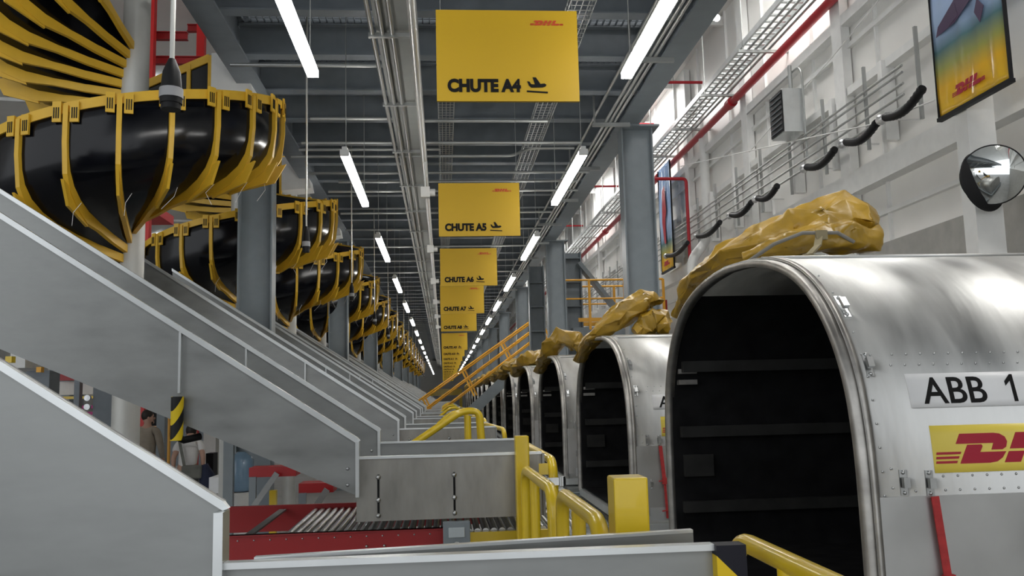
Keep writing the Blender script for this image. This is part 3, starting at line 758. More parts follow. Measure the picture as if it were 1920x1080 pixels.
cover(1, [(-.04, .95, .40), (-.02, .5, .56), (.0, .05, .62), (.10, -.02, .68), (.26, -.05, .80), (.45, -.08, .92), (.60, -.1, 1.0), (.62, -.12, .95)], [.06, .08, .09, .12, .16, .17, .13, .1], 5, 'yellow cover bunched upright on top of the second container',
    lobes=[([(.40, -.2, .62), (.60, -.22, .74), (.74, -.25, .66)], [.10, .19, .12], 9, dict(mouth=False, N=7, W=8))])
cover(2, [(-.04, 1.0, .40), (-.02, .5, .56), (.0, .1, .62), (.12, -.05, .82), (.22, -.1, .90), (.42, -.15, .80), (.5, -.2, .72)], [.08, .11, .12, .18, .19, .17, .12], 12, 'yellow cover with a peaked fold on top of the third container')
cover(3, [(-.08, 1.0, .46), (-.02, .4, .64), (.1, .0, .72), (.3, -.2, .74), (.5, -.4, .68)], [.12, .17, .2, .2, .15], 15, 'low yellow cover draped over the arch of the fourth container', mouth=False)
gc = cover(4, [(-.1, .9, .48), (-.05, .3, .66), (.1, -.1, .74), (.35, -.3, .70), (.6, -.5, .64)], [.12, .18, .22, .2, .12], 21, 'small crumpled yellow cover on a distant container in the right row', mouth=False)
for k in range(5, 14):
    o = copy_tree(gc); o.location = (XA, (1.124+k)*P, CZ); o.rotation_euler = (0, 0, .05*((k*7) % 5-2))

# ------------------------------------------------------------------ yellow guards
TB = .026
def guard(name, pts, lab, cat='guard rail', legs=(), rr=TB, fr=.12, post=None, group='yellow tube guards'):
    e = empty(name, (pts[0][0], pts[0][1], 0)); O = Vector((pts[0][0], pts[0][1], 0)); tag(e, lab, cat, group)
    MB().tube([p-O for p in fillet(pts, fr, 7)], rr, 14).build('rail', yel, e)
    for l in legs: MB().tube([Vector(l[0])-O, Vector(l[1])-O], rr*.92, 12).build('leg', yel, e)
    return e
Zt = CZ-.36
guard('guard_rail', [(.435, 4.86, CZ-1.3), (.435, 4.85, CZ-.40), (.435, 3.62, CZ-.385), (.435, 3.58, CZ-1.3)], 'yellow tube guard beside the flat tall yellow post', legs=[((.435, 4.35, Zt-.05), (.435, 4.35, CZ-1.3))])
guard('guard_rail', [(.445, 3.44, CZ-1.3), (.445, 3.42, CZ-.375), (.445, 2.56, CZ-.37), (.445, 2.50, CZ-1.3)], 'yellow tube guard left of the stout square yellow post', legs=[((.445, 3.0, Zt-.03), (.445, 3.0, CZ-1.3))])
guard('guard_rail', [(.76, 2.36, CZ-1.3), (.76, 2.34, CZ-.385), (.76, 1.2, CZ-.385), (.76, 1.15, CZ-1.3)], 'yellow tube guard at the bottom edge before the nearest container', legs=[((.76, 1.98, CZ-.40), (.76, 1.98, CZ-1.3))], rr=.024)
def post(x, y, w_, top, lab):
    e = empty('guard_post', (x, y, 0)); tag(e, lab, 'post')
    MB().box(-w_/2, w_/2, -.05, .05, .02, top).build('tube', yel, e, bevel=.006)
    MB().box(-w_/2-.05, w_/2+.05, -.1, .1, 0, .02).build('foot_plate', yel, e)
post(.488, 2.38, .092, CZ-.222, 'stout square yellow post standing low in front of the second container')
post(.432, 5.0, .076, CZ-.225, 'tall flat yellow post at the end of the second chute')
post(.565, 2.26, .07, CZ-.40, 'low yellow post stub beside the striped chute end cap')
# guards behind second chute and the loops further back
guard('guard_rail', [(.60, 6.6, CZ-1.3), (.60, 6.6, CZ-.365), (.60, 4.95, CZ-.365), (.60, 4.86, CZ-1.3)], 'yellow tube guard behind the far edge of the second chute, with a steel clamp')
for nm, x, y in (('a', .64, 4.84),):
    e = empty('pipe_clamp', (x-.03, y, CZ-.47)); tag(e, 'steel pipe clamp bolted to the yellow guard behind the second chute', 'clamp')
    MB().box(-.10, .03, -.035, -.025, -.015, .025).tube([(.02, -.03, -.02), (.02, -.03, .03)], .02, 8).build('jaw', steel, e)
    MB().ball((-.06, -.04, .0), .022, n=8, m=5).build('bolt', steel, e)
    MB().box(-.10, -.05, .0, .01, .04, .10).build('yellow_tab', yel, e)
y7 = 1.66*P
for i, (yy, lab) in enumerate(((y7, 'bent yellow tube loop behind the second chute, front one of a close pair'), (y7+.30, 'bent yellow tube loop behind the second chute, rear one of a close pair'))):
    guard('guard_loop', [(-.55, yy, CZ-.57), (.15, yy, CZ-.12), (.30, yy, CZ-.12), (.345, yy, CZ-.9)], lab, legs=[((.20, yy, CZ-.16), (.20, yy, CZ-.9))], rr=.028, fr=.16)
for k in range(2, 7):
    yy = (.66+k)*P
    guard('guard_loop', [(-.30, yy, CZ-.55), (.10, yy, CZ-.2), (.30, yy, CZ-.2), (.36, yy, CZ-.9)], 'small distant bent yellow tube loop between farther chutes', rr=.028, fr=.16)
    guard('guard_rail', [(.50, yy-1.1, CZ-.34), (.66, yy-2.2, CZ-.37), (.67, yy-2.3, CZ-1.2)], 'small yellow tube guard beside a farther chute end', rr=.026)

# ------------------------------------------------------------------ crossover stair
YS = 5.55*P; st = empty('crossover_stair', (0, YS, 0)); tag(st, 'crossover stair with orange handrails climbing right over the container row', 'stair')
sp2 = at_y
a = Vector((sp2(845, 800, YS)[0], 0, sp2(845, 800, YS)[1])); slope = .72
def at(x, dz): return (x, z_on(x)+dz)
x0 = .17; zst = sp2(868, 782, YS)[1]
def line(y, p0, p1, dd): return [(p0[0], dd, p0[1]), (p1[0], dd, p1[1])]
for dy, dpx in ((0, 0), (.9, 6)):
    top0 = sp2(785+dpx, 751, YS+dy); top1 = sp2(1012+dpx, 590, YS+dy); low0 = sp2(806+dpx, 764, YS+dy)
    drop = .45; dl = Vector((top1[0]-top0[0], 0, top1[1]-top0[1]))
    hr = MB()
    for j, dz in enumerate((0, -.28, -.56)):
        A = Vector((top0[0]+.12*j, dy, top0[1]+dz+.12*j*.0)); B = Vector((top1[0], dy, top1[1]+dz*1.0)); hr.tube([A, B], .026, 10)
    for t in (.03, .35, .67, .97):
        q = Vector((top0[0], dy, top0[1]))+dl*t; hr.beam(q, q+Vector((.34, 0, -.56-.18)), .05, .04, up=(0, 1, 0))
    hr.build('handrail', oran, st)
for dy in (.05, .85):
    s0 = sp2(862, 790, YS+dy); s1 = sp2(1008, 655, YS+dy)
    MB().beam((s0[0]-.3, dy, s0[1]-.3), (s1[0], dy, s1[1]), .06, .30).build('stringer', grey, st)
tr = MB()
for i in range(10):
    q = i/9; s0 = sp2(862, 790, YS); s1 = sp2(1008, 655, YS); x = s0[0]+(s1[0]-s0[0])*q; z = s0[1]+(s1[1]-s0[1])*q; tr.box(x-.12, x+.12, .05, .85, z-.1, z-.07)
tr.build('tread', galv, st)
def tower(px0, px1, ytop, d, lab):
    X0, zt = at_y(px0, ytop, d); X1 = at_y(px1, ytop, d)[0]
    e = empty('ribbed_stair_column', (X0, d, 0)); tag(e, lab, 'column')
    MB().box(0, X1-X0, 0, .05, 0, zt).box(0, .03, -.22, .05, 0, zt).box(X1-X0-.03, X1-X0, -.22, .05, 0, zt).build('web', grey, e)
    m = MB(); z = .5
    while z < zt: m.box(.0, X1-X0, -.2, 0, z-.012, z+.012); z += .62
    m.build('stiffeners', grey, e)
tower(989, 1018, 500, 4.95*P, 'grey ribbed steel column at the top of the orange stair, left of the slim column')
tower(1056, 1087, 475, 4.95*P, 'grey ribbed steel column right of the slim column, beside the bridge')
YB = 4.85*P; bg = empty('bridge_platform', (0, YB, 0)); tag(bg, 'grey bridge platform with orange guard railing behind the second container', 'platform')
b0 = sp2(1090, 610, YB); b1 = (5.65, sp2(1300, 590, YB)[1])
MB().box(b0[0]-.2, b1[0], .0, 1.4, b0[1]-.55, b0[1]-.05).build('deck_beam', grey, bg)
dg = MB(); p0 = sp2(1087, 490, YB); p1 = sp2(1165, 585, YB); dg.beam((p0[0], .3, p0[1]), (p1[0], .3, p1[1]), .1, .42, up=(0, 1, 0)); 
dg.build('diagonal_brace', grey, bg)
for yy in (0, 1.35):
    m = MB(); zt = sp2(1100, 525, YB)[1]; zm = sp2(1100, 560, YB)[1]; zk = sp2(1100, 596, YB)[1]
    X0 = sp2(1060, 525, YB)[0]; X1 = b1[0]-.05
    m.tube([(X0, yy, zt), (X1, yy, zt)], .026, 10); m.tube([(X0, yy, zm), (X1, yy, zm)], .022, 8); m.box(X0+.3, X1, yy-.01, yy+.01, zk-.1, zk)
    m.build('guard_railing', oran, bg)
    for px in (1104, 1170, 1230, 1262):
        x = min(5.6, sp2(px, 525, YB)[0]); MB().beam((x, yy, zk-.3), (x, yy, zt), .06, .05, up=(0, 1, 0)).build('railing_post', oran, bg)
pn = empty('notice_board', (sp2(1262, 560, YB)[0], YB+1.0, sp2(1262, 575, YB)[1])); tag(pn, 'small red and white notice on the bridge railing', 'notice')
MB().box(-.22, .12, .0, .02, -.2, .3).build('board', labelw, pn); MB().box(-.02, .1, -.01, .0, -.1, .28).build('red_panel', red, pn)

# ------------------------------------------------------------------ right side services
ty = empty('cable_ladder', (0, 0, 0)); tag(ty, 'long galvanized cable ladder hanging high along the right side', 'cable ladder')
ZT_ = CZ+6.1; xa, xb = 5.39, 5.80
MB().box(xa-.02, xa+.02, -2, 95, ZT_-.05, ZT_+.05).box(xb-.02, xb+.02, -2, 95, ZT_-.05, ZT_+.05).build('side_rail', galvedge, ty)
m = MB(); y = 4
while y < 60: m.box(xa, xb, y, y+.06, ZT_-.03, ZT_-.005); y += .24
m.build('rungs', galvedge, ty)['kind'] = 'stuff'
for i, rt_ in enumerate((1.11, 1.085, 1.06, 1.04)):
    MB().tube([(6.1/rt_, -2, ZT_-.09), (6.1/rt_, 90, ZT_-.09)], .022, 8).build('conduit', cond, ty)
sm = None
for k in range(18):
    if sm is None: sm = MB().box(xa-.1, XW, -.025, .025, ZT_-.17, ZT_-.12).box(xa-.02, xa, -.01, .01, ZT_-.17, CZ+8.4).build('trapeze_strut', cond, ty); o = sm
    else: o = sm.copy(); col.objects.link(o)
    o.location = (0, 10+k*2.3, 0)
rdp = empty('sprinkler_main', (0, 0, 0)); tag(rdp, 'thick red sprinkler pipe running high along the right side', 'pipe')
MB().tube([(5.95, -2, CZ+5.83), (5.95, 95, CZ+5.83)], .075, 14).build('pipe', redp, rdp)
for y in (16.9, 23, 31, 42): MB().tube([(5.95, y, CZ+5.83), (5.95, y+.25, CZ+5.83)], .105, 14).build('coupling', redp, rdp)
for i, (x0, x1, y, z) in enumerate(((3.2, 6, 19, 7.0), (3.2, 6.1, 24, 7.6), (3.2, 6.1, 29, 7.0), (3.2, 6.1, 37, 7.2))):
    tag(MB().tube([(x0, y, CZ+z), (x1, y, CZ+z)], .035, 8).build('sprinkler_branch', redp), ['nearest thin red branch pipe crossing above the right aisle', 'second thin red branch pipe crossing above the right aisle', 'third thin red branch pipe crossing above the right aisle', 'farthest thin red branch pipe crossing above the right aisle'][i], 'pipe')
# pipes on the wall
wpz = [.69, .675, .65, .625, .60]
wp_ = empty('wall_conduits', (0, 0, 0)); tag(wp_, 'five parallel grey conduits strapped along the right wall', 'conduits')
for v in wpz: MB().tube([(XW-.36, 10.3, CZ+v*(XW-.36)), (XW-.36, 60, CZ+v*(XW-.36))], .018, 8).build('conduit', cond, wp_)
sb = None
for k in range(30):
    if sb is None: sb = MB().box(XW-.34, XW-.30, -.02, .02, r(.52)+.2, r(.745)).build('strut', cond, wp_); o = sb
    else: o = sb.copy(); col.objects.link(o)
    o.location = (0, 10+k*1.35, 0)
for k in range(26):
    if k == 0: stud = MB().box(XW-.2, XW-.02, -.06, .06, r(.56), r(.745)).build('wall_stud', white); o = stud
    else: o = stud.copy(); col.objects.link(o)
    o.location = (0, 9.6+k*1.55, 0)
    tag(o, 'short white upright stud between the two white wall rails', 'stud', 'white studs between the wall rails')
# flexible hose, in swagged lengths
random.seed(4); yh = [(9.55, 10.45), (10.65, 11.55), (11.9, 12.9), (14.1, 15.05), (15.35, 16.5), (17.2, 18.8), (19.6, 21.5)]
for i in range(7):
    y0, y1 = yh[i]; x = XW-.55; zb = CZ+3.40
    pts = [(x, y0+(y1-y0)*t, zb-.10*math.sin(math.pi*t)+(.06*(1-t) if i == 0 else 0)) for t in [j/24 for j in range(25)]]
    o = MB().tube(pts, .05, 10, rad=[.05+.008*(j % 2) for j in range(25)]).build('flexible_hose', blackm)
    tag(o, ['black corrugated hose length nearest, ending just left of the large banner', 'second black corrugated hose length from the large banner', 'third black corrugated hose length, below the box heater', 'fourth black corrugated hose length past the box heater'][i] if i < 4 else 'distant black corrugated hose length along the right wall', 'hose', 'corrugated hoses on the right wall')
    c = MB().ball((x, y1+.1, zb+.0), .07, (1, 1.2, 1), 8, 6).box(x, XW-.02, y1+.09, y1+.11, zb-.01, zb+.01).build('hose_wrap', foil); tag(c, 'crumpled foil wrap joining two hose lengths, %s' % (['nearest the banner', 'second from the banner', 'below the box heater', 'just past the box heater'][i] if i < 4 else 'far along the right wall'), 'wrap', 'foil wraps on the hose')
# heater
hx = 5.75; he = empty('unit_heater', (hx, 13.35, CZ+4.47)); tag(he, 'galvanized box unit heater with black louvres on the right wall', 'heater')
MB().box(-.22, .14, -.0, .55, -.36, .36).build('casing', galvedge, he)
MB().box(-.24, -.22, .02, .53, -.34, .34).build('louvre_frame', blackm, he)
m = MB()
for i in range(8): m.beam((-.245, .05, -.30+i*.085), (-.245, .5, -.30+i*.085), .014, .006)
m.build('louvres', greyd, he)
MB().tube(fillet([(.1, -.05, -.8), (.1, -.05, .75), (.1, .6, .75), (.1, 2.5, .75)], .25), .018, 8).build('gas_pipe', cond, he)
MB().tube([(.05, .3, .36), (.05, .3, .85)], .035, 8).build('flue', cond, he)
def at_x(px, py, x): r_ = ray(px, py); r_ = r_*(x/r_.x); return (r_.x, r_.y, CZ+r_.z)
tag(MB().tube([at_x(1648, 0, 5.9), at_x(1560, 108, 5.9), at_x(1405, 285, 5.9)], .010, 6).build('slack_cable', white), 'pale cable slanting down the right wall behind the box heater', 'cable')
tag(MB().tube([at_x(1275, 312, 5.75), at_x(1500, 262, 5.75), at_x(1640, 232, 5.75), at_x(1752, 188, 5.75)], .010, 6).build('slack_cable', white), 'pale cable strung along the right wall from the banner past the heater', 'cable')
# banners
def prnt():
    m = bpy.data.materials.new('banner_print'); m.use_nodes = True; nt = m.node_tree; b = nt.nodes['Principled BSDF']; b.inputs['Roughness'].default_value = .22
    tc = nt.nodes.new('ShaderNodeTexCoord'); sx = nt.nodes.new('ShaderNodeSeparateXYZ'); nt.links.new(tc.outputs['Object'], sx.inputs[0])
    mr = nt.nodes.new('ShaderNodeMapRange'); mr.inputs[1].default_value = 0; mr.inputs[2].default_value = 1.75; nt.links.new(sx.outputs['Z'], mr.inputs[0])
    cr = nt.nodes.new('ShaderNodeValToRGB'); e = cr.color_ramp.elements; e[0].position = 0; e[0].color = (.82, .50, .03, 1); e[1].position = 1; e[1].color = (.35, .5, .78, 1)
    for p, c in ((.18, (.78, .45, .03, 1)), (.30, (.35, .36, .10, 1)), (.42, (.10, .20, .22, 1)), (.50, (.30, .42, .60, 1)), (.68, (.42, .55, .78, 1))):
        q = e.new(p); q.color = c
    nt.links.new(mr.outputs[0], cr.inputs[0]); nt.links.new(cr.outputs[0], b.inputs['Base Color']); return m
prt = prnt()
for i, (y0, y1, lab) in enumerate(((7.71, 8.92, 'large hanging printed banner with sky and yellow field at the upper right'), (21.4, 22.6, 'distant hanging printed banner seen right of the tall grey column'))):
    xb_ = XW-.75 if i == 0 else XW-.4; zb = CZ+(2.88 if i == 0 else 3.1); e = empty('printed_banner', (xb_, y0, zb)); tag(e, lab, 'banner')
    m = MB(); NX, NZ = 24, 30; random.seed(8+i)
    vs = [(-.0+.006*math.sin(a*1.1+c*.25)+.022*noise.noise(Vector((a*.4, c*.2, i))), (y1-y0)*a/NX, 2.75*c/NZ) for a in range(NX+1) for c in range(NZ+1)]
    m.add(vs, [(a*(NZ+1)+c, a*(NZ+1)+c+1, (a+1)*(NZ+1)+c+1, (a+1)*(NZ+1)+c) for a in range(NX) for c in range(NZ)], True); m.build('printed_sheet', prt, e, solid=.006)
    MB().box(-.03, .03, -.02, y1-y0+.02, -.03, .01).box(-.02, .02, -.012, 0.0, 0, 2.75).box(-.02, .02, y1-y0, y1-y0+.012, 0, 2.75).build('black_frame', blackm, e)
    g = MB()
    for p in LOGO: g.prism(p, lambda a, b, t: (-.035-t, (y1-y0)-.38-a*.085, .13+b*.11), .0, .006)
    g.build('logo', logor, e)
    dark = mat('printed_plane_%d' % i, (.06, .03, .08), .4); 
    if i == 0:
        g = MB(); fn = lambda a, b, t: (-.034-t, a, b)
        g.prism([(.15, 1.05), (.45, 1.28), (1.05, .98), (1.1, .88), (.75, .9), (.4, 1.04)], fn, 0, .004); g.prism([(.85, .9), (.88, 1.06), (.72, 1.10), (.68, .95)], fn, .001, .006); g.prism([(.35, .98), (.41, .86), (.33, .72), (.25, .86)], fn, 0, .004)
    else:
        g = MB(); fn = lambda a, b, t: (-.034-t, a, b)
        g.prism([(.5, 2.2), (.75, 2.1), (.85, 1.3), (.7, .7), (.55, .7), (.55, 1.3), (.42, 1.5)], fn, 0, .004)
    g.build('printed_figure', dark if i == 0 else redp, e)
# mirrors with post
ym = 1.83*P
sp3 = at_y
mx_, mz_ = sp3(1862, 328, ym)
pw = empty('white_post', (5.54, 8.52, 0)); tag(pw, 'white painted steel post carrying the round mirrors', 'post')
MB().box(-.04, .26, .0, .22, 0, CZ+3.1).build('shaft', white, pw)
MB().box(-.1, .32, -.05, .28, 0, .03).build('foot', white, pw)
MB().box(-.02, .22, -.02, 0, CZ+1.13, CZ+1.2).build('green_sign', green, pw)
def dome(c, rr, nrm, name, lab, glass=True):
    e = empty(name, c); tag(e, lab, 'mirror'); N = Vector(nrm).normalized(); A = N.cross(Vector((0, 0, 1))).normalized(); B = A.cross(N)
    def disc(f, rad, nz, h):                           # h: height profile
        g = MB(); vs = [N*h(0)]; W = 40
        for i in range(1, nz+1):
            for k in range(W):
                an = 2*math.pi*k/W; q = i/nz; vs.append((A*math.cos(an)+B*math.sin(an))*rad*q+N*h(q))
        fs = [(0, 1+k, 1+(k+1) % W) for k in range(W)]+[(1+(i-1)*W+k, 1+i*W+k, 1+i*W+(k+1) % W, 1+(i-1)*W+(k+1) % W) for i in range(1, nz) for k in range(W)]
        g.add(vs, fs, True); return g
    if glass: disc(1, rr*.975, 8, lambda q: .09*(1-q*q)+.01).build('mirror_face', mirror, e)
    disc(1, rr, 6, lambda q: -.05*(1-q**4)).build('back_shell', blackm, e)
    g = MB(); W = 40; g.tube([(A*math.cos(2*math.pi*k/W)+B*math.sin(2*math.pi*k/W))*rr*.99 for k in range(W+1)], .009, 6, caps=False); g.build('rubber_rim', blackm, e)
    return e
dome((mx_, ym, mz_), .298, (-.56, -.83, -.22), 'convex_mirror', 'round convex mirror facing the camera at the far right')
m2 = sp3(1843, 341, ym+.14)
e = dome((m2[0], ym+.14, m2[1]), .31, (-.35, 1, -.1), 'convex_mirror', 'round convex mirror turned away, showing its black back, behind the other')
MB().tube([(0, 0, 0), (.3, .08, -.02)], .02, 8).build('mount_arm', blackm, e)
# downpipe and red frame near the far banner
tag(MB().tube(fillet([(XW-.15, 19.3, CZ+6), (XW-.15, 19.3, CZ+3.4), (XW-.6, 19.3, CZ+2.95), (XW-.55, 19.3, CZ+2.3), (XW-.55, 19.3, 0)], .3), .11, 12).build('downpipe', white), 'white downpipe with offset bend on the right wall by the far banner', 'pipe')
tag(MB().tube(fillet([(5.0, 20.0, CZ+5.0), (5.8, 20.0, CZ+5.0), (5.8, 20.0, 0)], .1), .04, 8).build('red_riser', redp), 'thin red riser pipe beside the distant banner', 'pipe')
lm = MB().box(-.11, -.03, -.02, .02, -.02, .02).ball((0, 0, 0), .035).build('flood_lamp', mat('flood_glow', (1, 1, 1), .3, emit=((1, 1, 1), 12))); lm.location = (2.84, 8.4, CZ+3.78); tag(lm, 'small bright flood lamp on the outer face of the right edge beam', 'lamp')

# ------------------------------------------------------------------ left hall beyond
for i, (px, d, lab) in enumerate(((283, 18, 'tall bright red steel column seen above the nearest spiral, left of the rod'), (378, 19.5, 'tall bright red steel column behind the right end of the upper left opening'))):
    x = at_y(px, 60, d)[0]; tag(MB().box(x-.085, x+.085, d-.085, d+.085, 0, CZ+8.6).build('red_column', mat('bright_red_%d' % i, (.70, .02, .02), .4)), lab, 'column')
for i, (p0, y, d) in enumerate((((255, 352), 66, 18.3), ((255, 440), 112, 18.4), ((352, 450), 52, 19.8))):
    xs = [at_y(q, y, d)[0] for q in p0]; z = at_y(p0[0], y, d)[1]
    tag(MB().ibeam((xs[0], d, z-.1), (xs[1], d, z-.1), .17, .12, .02).build('red_beam', red), ['upper dark red cross beam behind the red column', 'lower dark red cross beam behind the red column', 'short dark red beam at the right of the red columns'][i], 'beam')
tag(MB().box(-7.9, -6.3, 18.8, 21, CZ+4.2, CZ+4.4).box(-7.9, -6.3, 18.8, 18.85, CZ+4.1, CZ+4.6).build('red_walkway', mat('scarlet', (.75, .02, .03), .4)), 'bright red metal panel glimpsed below the nearest spiral chute', 'panel')
# roof truss lines in the left hall
for i in range(6):
    y = 26+i*6; m = MB(); z = CZ+8.6
    for j in range(8):
        xx = -6-j*3.0; m.beam((xx, y, z+.15*j), (xx-1.5, y, z+1.2+.15*j), .06, .06); m.beam((xx-1.5, y, z+1.2+.15*j), (xx-3, y, z+.15*(j+1)), .06, .06)
    m.beam((-5, y, z), (-31, y, z+1.3), .1, .1)
    tag(m.build('roof_truss', white), 'white open web roof truss over the left hall, beyond the red columns', 'truss', 'white roof trusses over the left hall')
# sorter frames beyond the chutes, seen below the second chute
def frame(px0, px1, y0, y1, d, m_, name, lab, cat, dep=.3, z0=None, group=None):
    X0, X1 = at_y(px0, y0, d)[0], at_y(px1, y0, d)[0]; q = lambda yy: at_y((px0+px1)/2, yy, d)[1]
    o = MB().box(X0, X1, d, d+dep, q(y1) if z0 is None else z0, q(y0)).build(name, m_); tag(o, lab, cat, group); return o
frame(95, 107, 640, 800, 14, grey, 'hall_column', 'slim grey post at the far left under the second chute', 'post', .15, 0)
frame(142, 152, 640, 900, 17, greyd, 'hall_column', 'dark slim post between shelves of the left hall', 'post', .15, 0)
frame(178, 221, 640, 1000, 15, greyd, 'machine_cabinet', 'dark grey machine cabinet with round gauges left of the white pole', 'cabinet', .5, 0)
for i, yy in enumerate((740, 756)):
    X, ZZ = (193-VX)/F*14.95, CZ-(yy-VY-9.6)/F*14.95; tag(MB().tube([(X, 14.99, ZZ), (X, 14.93, ZZ)], .05, 14).build('round_gauge', steel), ['upper round gauge on the dark cabinet', 'lower round gauge on the dark cabinet'][i], 'gauge')
frame(297, 312, 640, 1000, 17.6, grey, 'hall_column', 'grey post standing between the two people', 'post', .2, 0)
frame(312, 321, 640, 1000, 18.2, oran, 'orange_upright', 'orange rack upright just right of the post between the people', 'rack', .1, 0)
frame(249, 254, 640, 900, 19.5, oran, 'orange_upright', 'orange rack upright left of the man in the tan jacket', 'rack', .1, 0)
frame(250, 300, 800, 812, 19.6, oran, 'orange_shelf', 'orange rack shelf behind the man in the tan jacket', 'rack', .5)
frame(108, 260, 700, 712, 21, red, 'red_shelf_beam', 'red shelf beam far back in the left hall', 'rack', .4)
frame(100, 265, 742, 747, 21, yel, 'yellow_shelf_beam', 'thin yellow shelf beam far back in the left hall', 'rack', .4)
frame(110, 175, 715, 740, 21.3, plw, 'white_bin', 'white bin on the far shelf of the left hall', 'bin', .6)
frame(20, 48, 660, 690, 13, plw, 'white_console', 'white console top at the far left under the second chute', 'console', .5)
frame(10, 22, 668, 680, 11, yel, 'yellow_beacon', 'small yellow beacon at the far left edge under the second chute', 'beacon', .1)
frame(68, 77, 688, 698, 13, oran, 'orange_button_box', 'small orange button box at the left under the second chute', 'box', .1)
frame(50, 93, 695, 1000, 13.5, greyd, 'machine_cabinet', 'dark grey machine cabinet at the far left below the second chute', 'cabinet', .35, 0)
for i in range(3): frame(150+i*6, 184, 760+i*12, 766+i*12, 20.5, mag, 'magenta_crate', ['uppermost magenta crate rim on the far rack', 'middle magenta crate rim on the far rack', 'lowest magenta crate rim on the far rack'][i], 'crate', .5)
frame(382, 405, 790, 880, 21, polem, 'white_locker', 'pale locker panel right of the person in the white shirt', 'locker', .5, 0)
frame(386, 400, 850, 900, 15.8, blackm, 'black_case', 'black case standing beside the person in the white shirt', 'case', .3, 0)
frame(411, 420, 820, 1000, 9.8, polem, 'conveyor_post', 'pale post directly left of the water bottle', 'post', .1, 0)
X, ZZ = sp3(452, 880, 10); j = empty('water_bottle', (X, 10, ZZ-.35)); tag(j, 'blue water cooler bottle under the second chute', 'bottle')
MB().tube([(0, 0, .12), (0, 0, .16), (0, 0, .30), (0, 0, .45), (0, 0, .50), (0, 0, .54)], .13, 18, rad=[.10, .135, .135, .135, .10, .04]).build('bottle_body', jug, j)
MB().tube([(0, 0, -.05), (0, 0, .11)], .15, 18).build('stand_top', plw, j)
MB().box(-.12, .12, -.12, .12, -(ZZ-.35), -.05).build('stand', plw, j)
frame(392, 430, 895, 925, 12, labelw, 'white_sheet', 'white sheet lying low left of the water bottle', 'sheet', .6)
for i, (p0, p1, yy, d) in enumerate(((467, 555, 876, 8.2), (560, 625, 906, 7.6))):
    f_ = frame(p0, p1, yy, yy+18, d, red, 'red_cross_member', ['upper red cross member on grey legs under the second chute', 'lower red cross member on grey legs under the second chute'][i], 'beam', .25)
    X, ZZ = sp3(p0+8, yy+18, d); X2, ZZ2 = sp3(p0+55, yy+10, d)
    g = empty('brace_leg', (X, d, 0)); tag(g, ['grey leg with diagonal brace under the upper red cross member', 'grey leg with diagonal brace under the lower red cross member'][i], 'leg')
    MB().box(-.03, .03, -.04, 0, 0, ZZ).build('upright', grey, g); MB().beam((0, -.06, ZZ-.28), (X2-X, -.06, ZZ2), .05, .015, up=(0, 1, 0)).build('brace', galv, g)
    frame(p0+38, p0+50, yy+44, yy+80, d+.3, yel, 'yellow_bracket', ['left yellow bracket beneath the red cross members', 'right yellow bracket beneath the red cross members'][i], 'bracket', .08, .3)
# large dark plant mass far behind so the hall reads busy
for i in range(9):
    x = -9-i*2.6; y = 30+((i*5) % 9); tag(MB().box(x, x+1.6, y, y+1.2, 0, 2.2+.5*(i % 3)).box(x-.1, x+1.7, y-.1, y+1.3, 1.1, 1.18).build('sorting_rack', [greyd, blackm, grey][i % 3]), 'dark sorting rack standing far back in the left hall', 'rack', 'sorting racks in the left hall')

# ------------------------------------------------------------------ people
def body(e, joints, edges, m_, name):
    me = bpy.data.meshes.new(name); me.from_pydata([j[0] for j in joints], edges, []); me.materials.append(m_)
    o = bpy.data.objects.new(name, me); col.objects.link(o); o.parent = e
    sk = o.modifiers.new('skin', 'SKIN'); sk.use_smooth_shade = True
    for i, j in enumerate(joints):
        v = me.skin_vertices[0].data[i]; v.radius = (j[1], j[2]) if len(j) > 2 else (j[1], j[1]); v.use_root = (i == 0)
    s_ = o.modifiers.new('sub', 'SUBSURF'); s_.levels = 2; s_.render_levels = 2; return o
def hand(parts, w_, d, side):
    """palm and five fingers appended to the body skeleton: returns joints, edges"""
    js = []; es = []; w_ = Vector(w_); d = Vector(d).normalized(); sdv = Vector((0, 1, 0)).cross(d).normalized()*side
    js.append((w_+d*.05, .03, .018)); js.append((w_+d*.09, .036, .016)); base = 1
    for k in range(4):
        off = sdv*(.027-.018*k); L = [.065, .075, .07, .055][k]
        js.append((w_+d*.10+off, .0085)); js.append((w_+d*(.10+L*.55)+off+Vector((0, -.006, 0)), .008)); js.append((w_+d*(.10+L)+off+Vector((0, -.02, 0)), .007))
        n_ = len(js); es += [(base, n_-3), (n_-3, n_-2), (n_-2, n_-1)]
    js.append((w_+d*.06+sdv*.04, .01)); js.append((w_+d*.10+sdv*.05+Vector((0, -.01, 0)), .009)); n_ = len(js); es += [(0, n_-2), (n_-2, n_-1), (0, 1)]
    return js, es
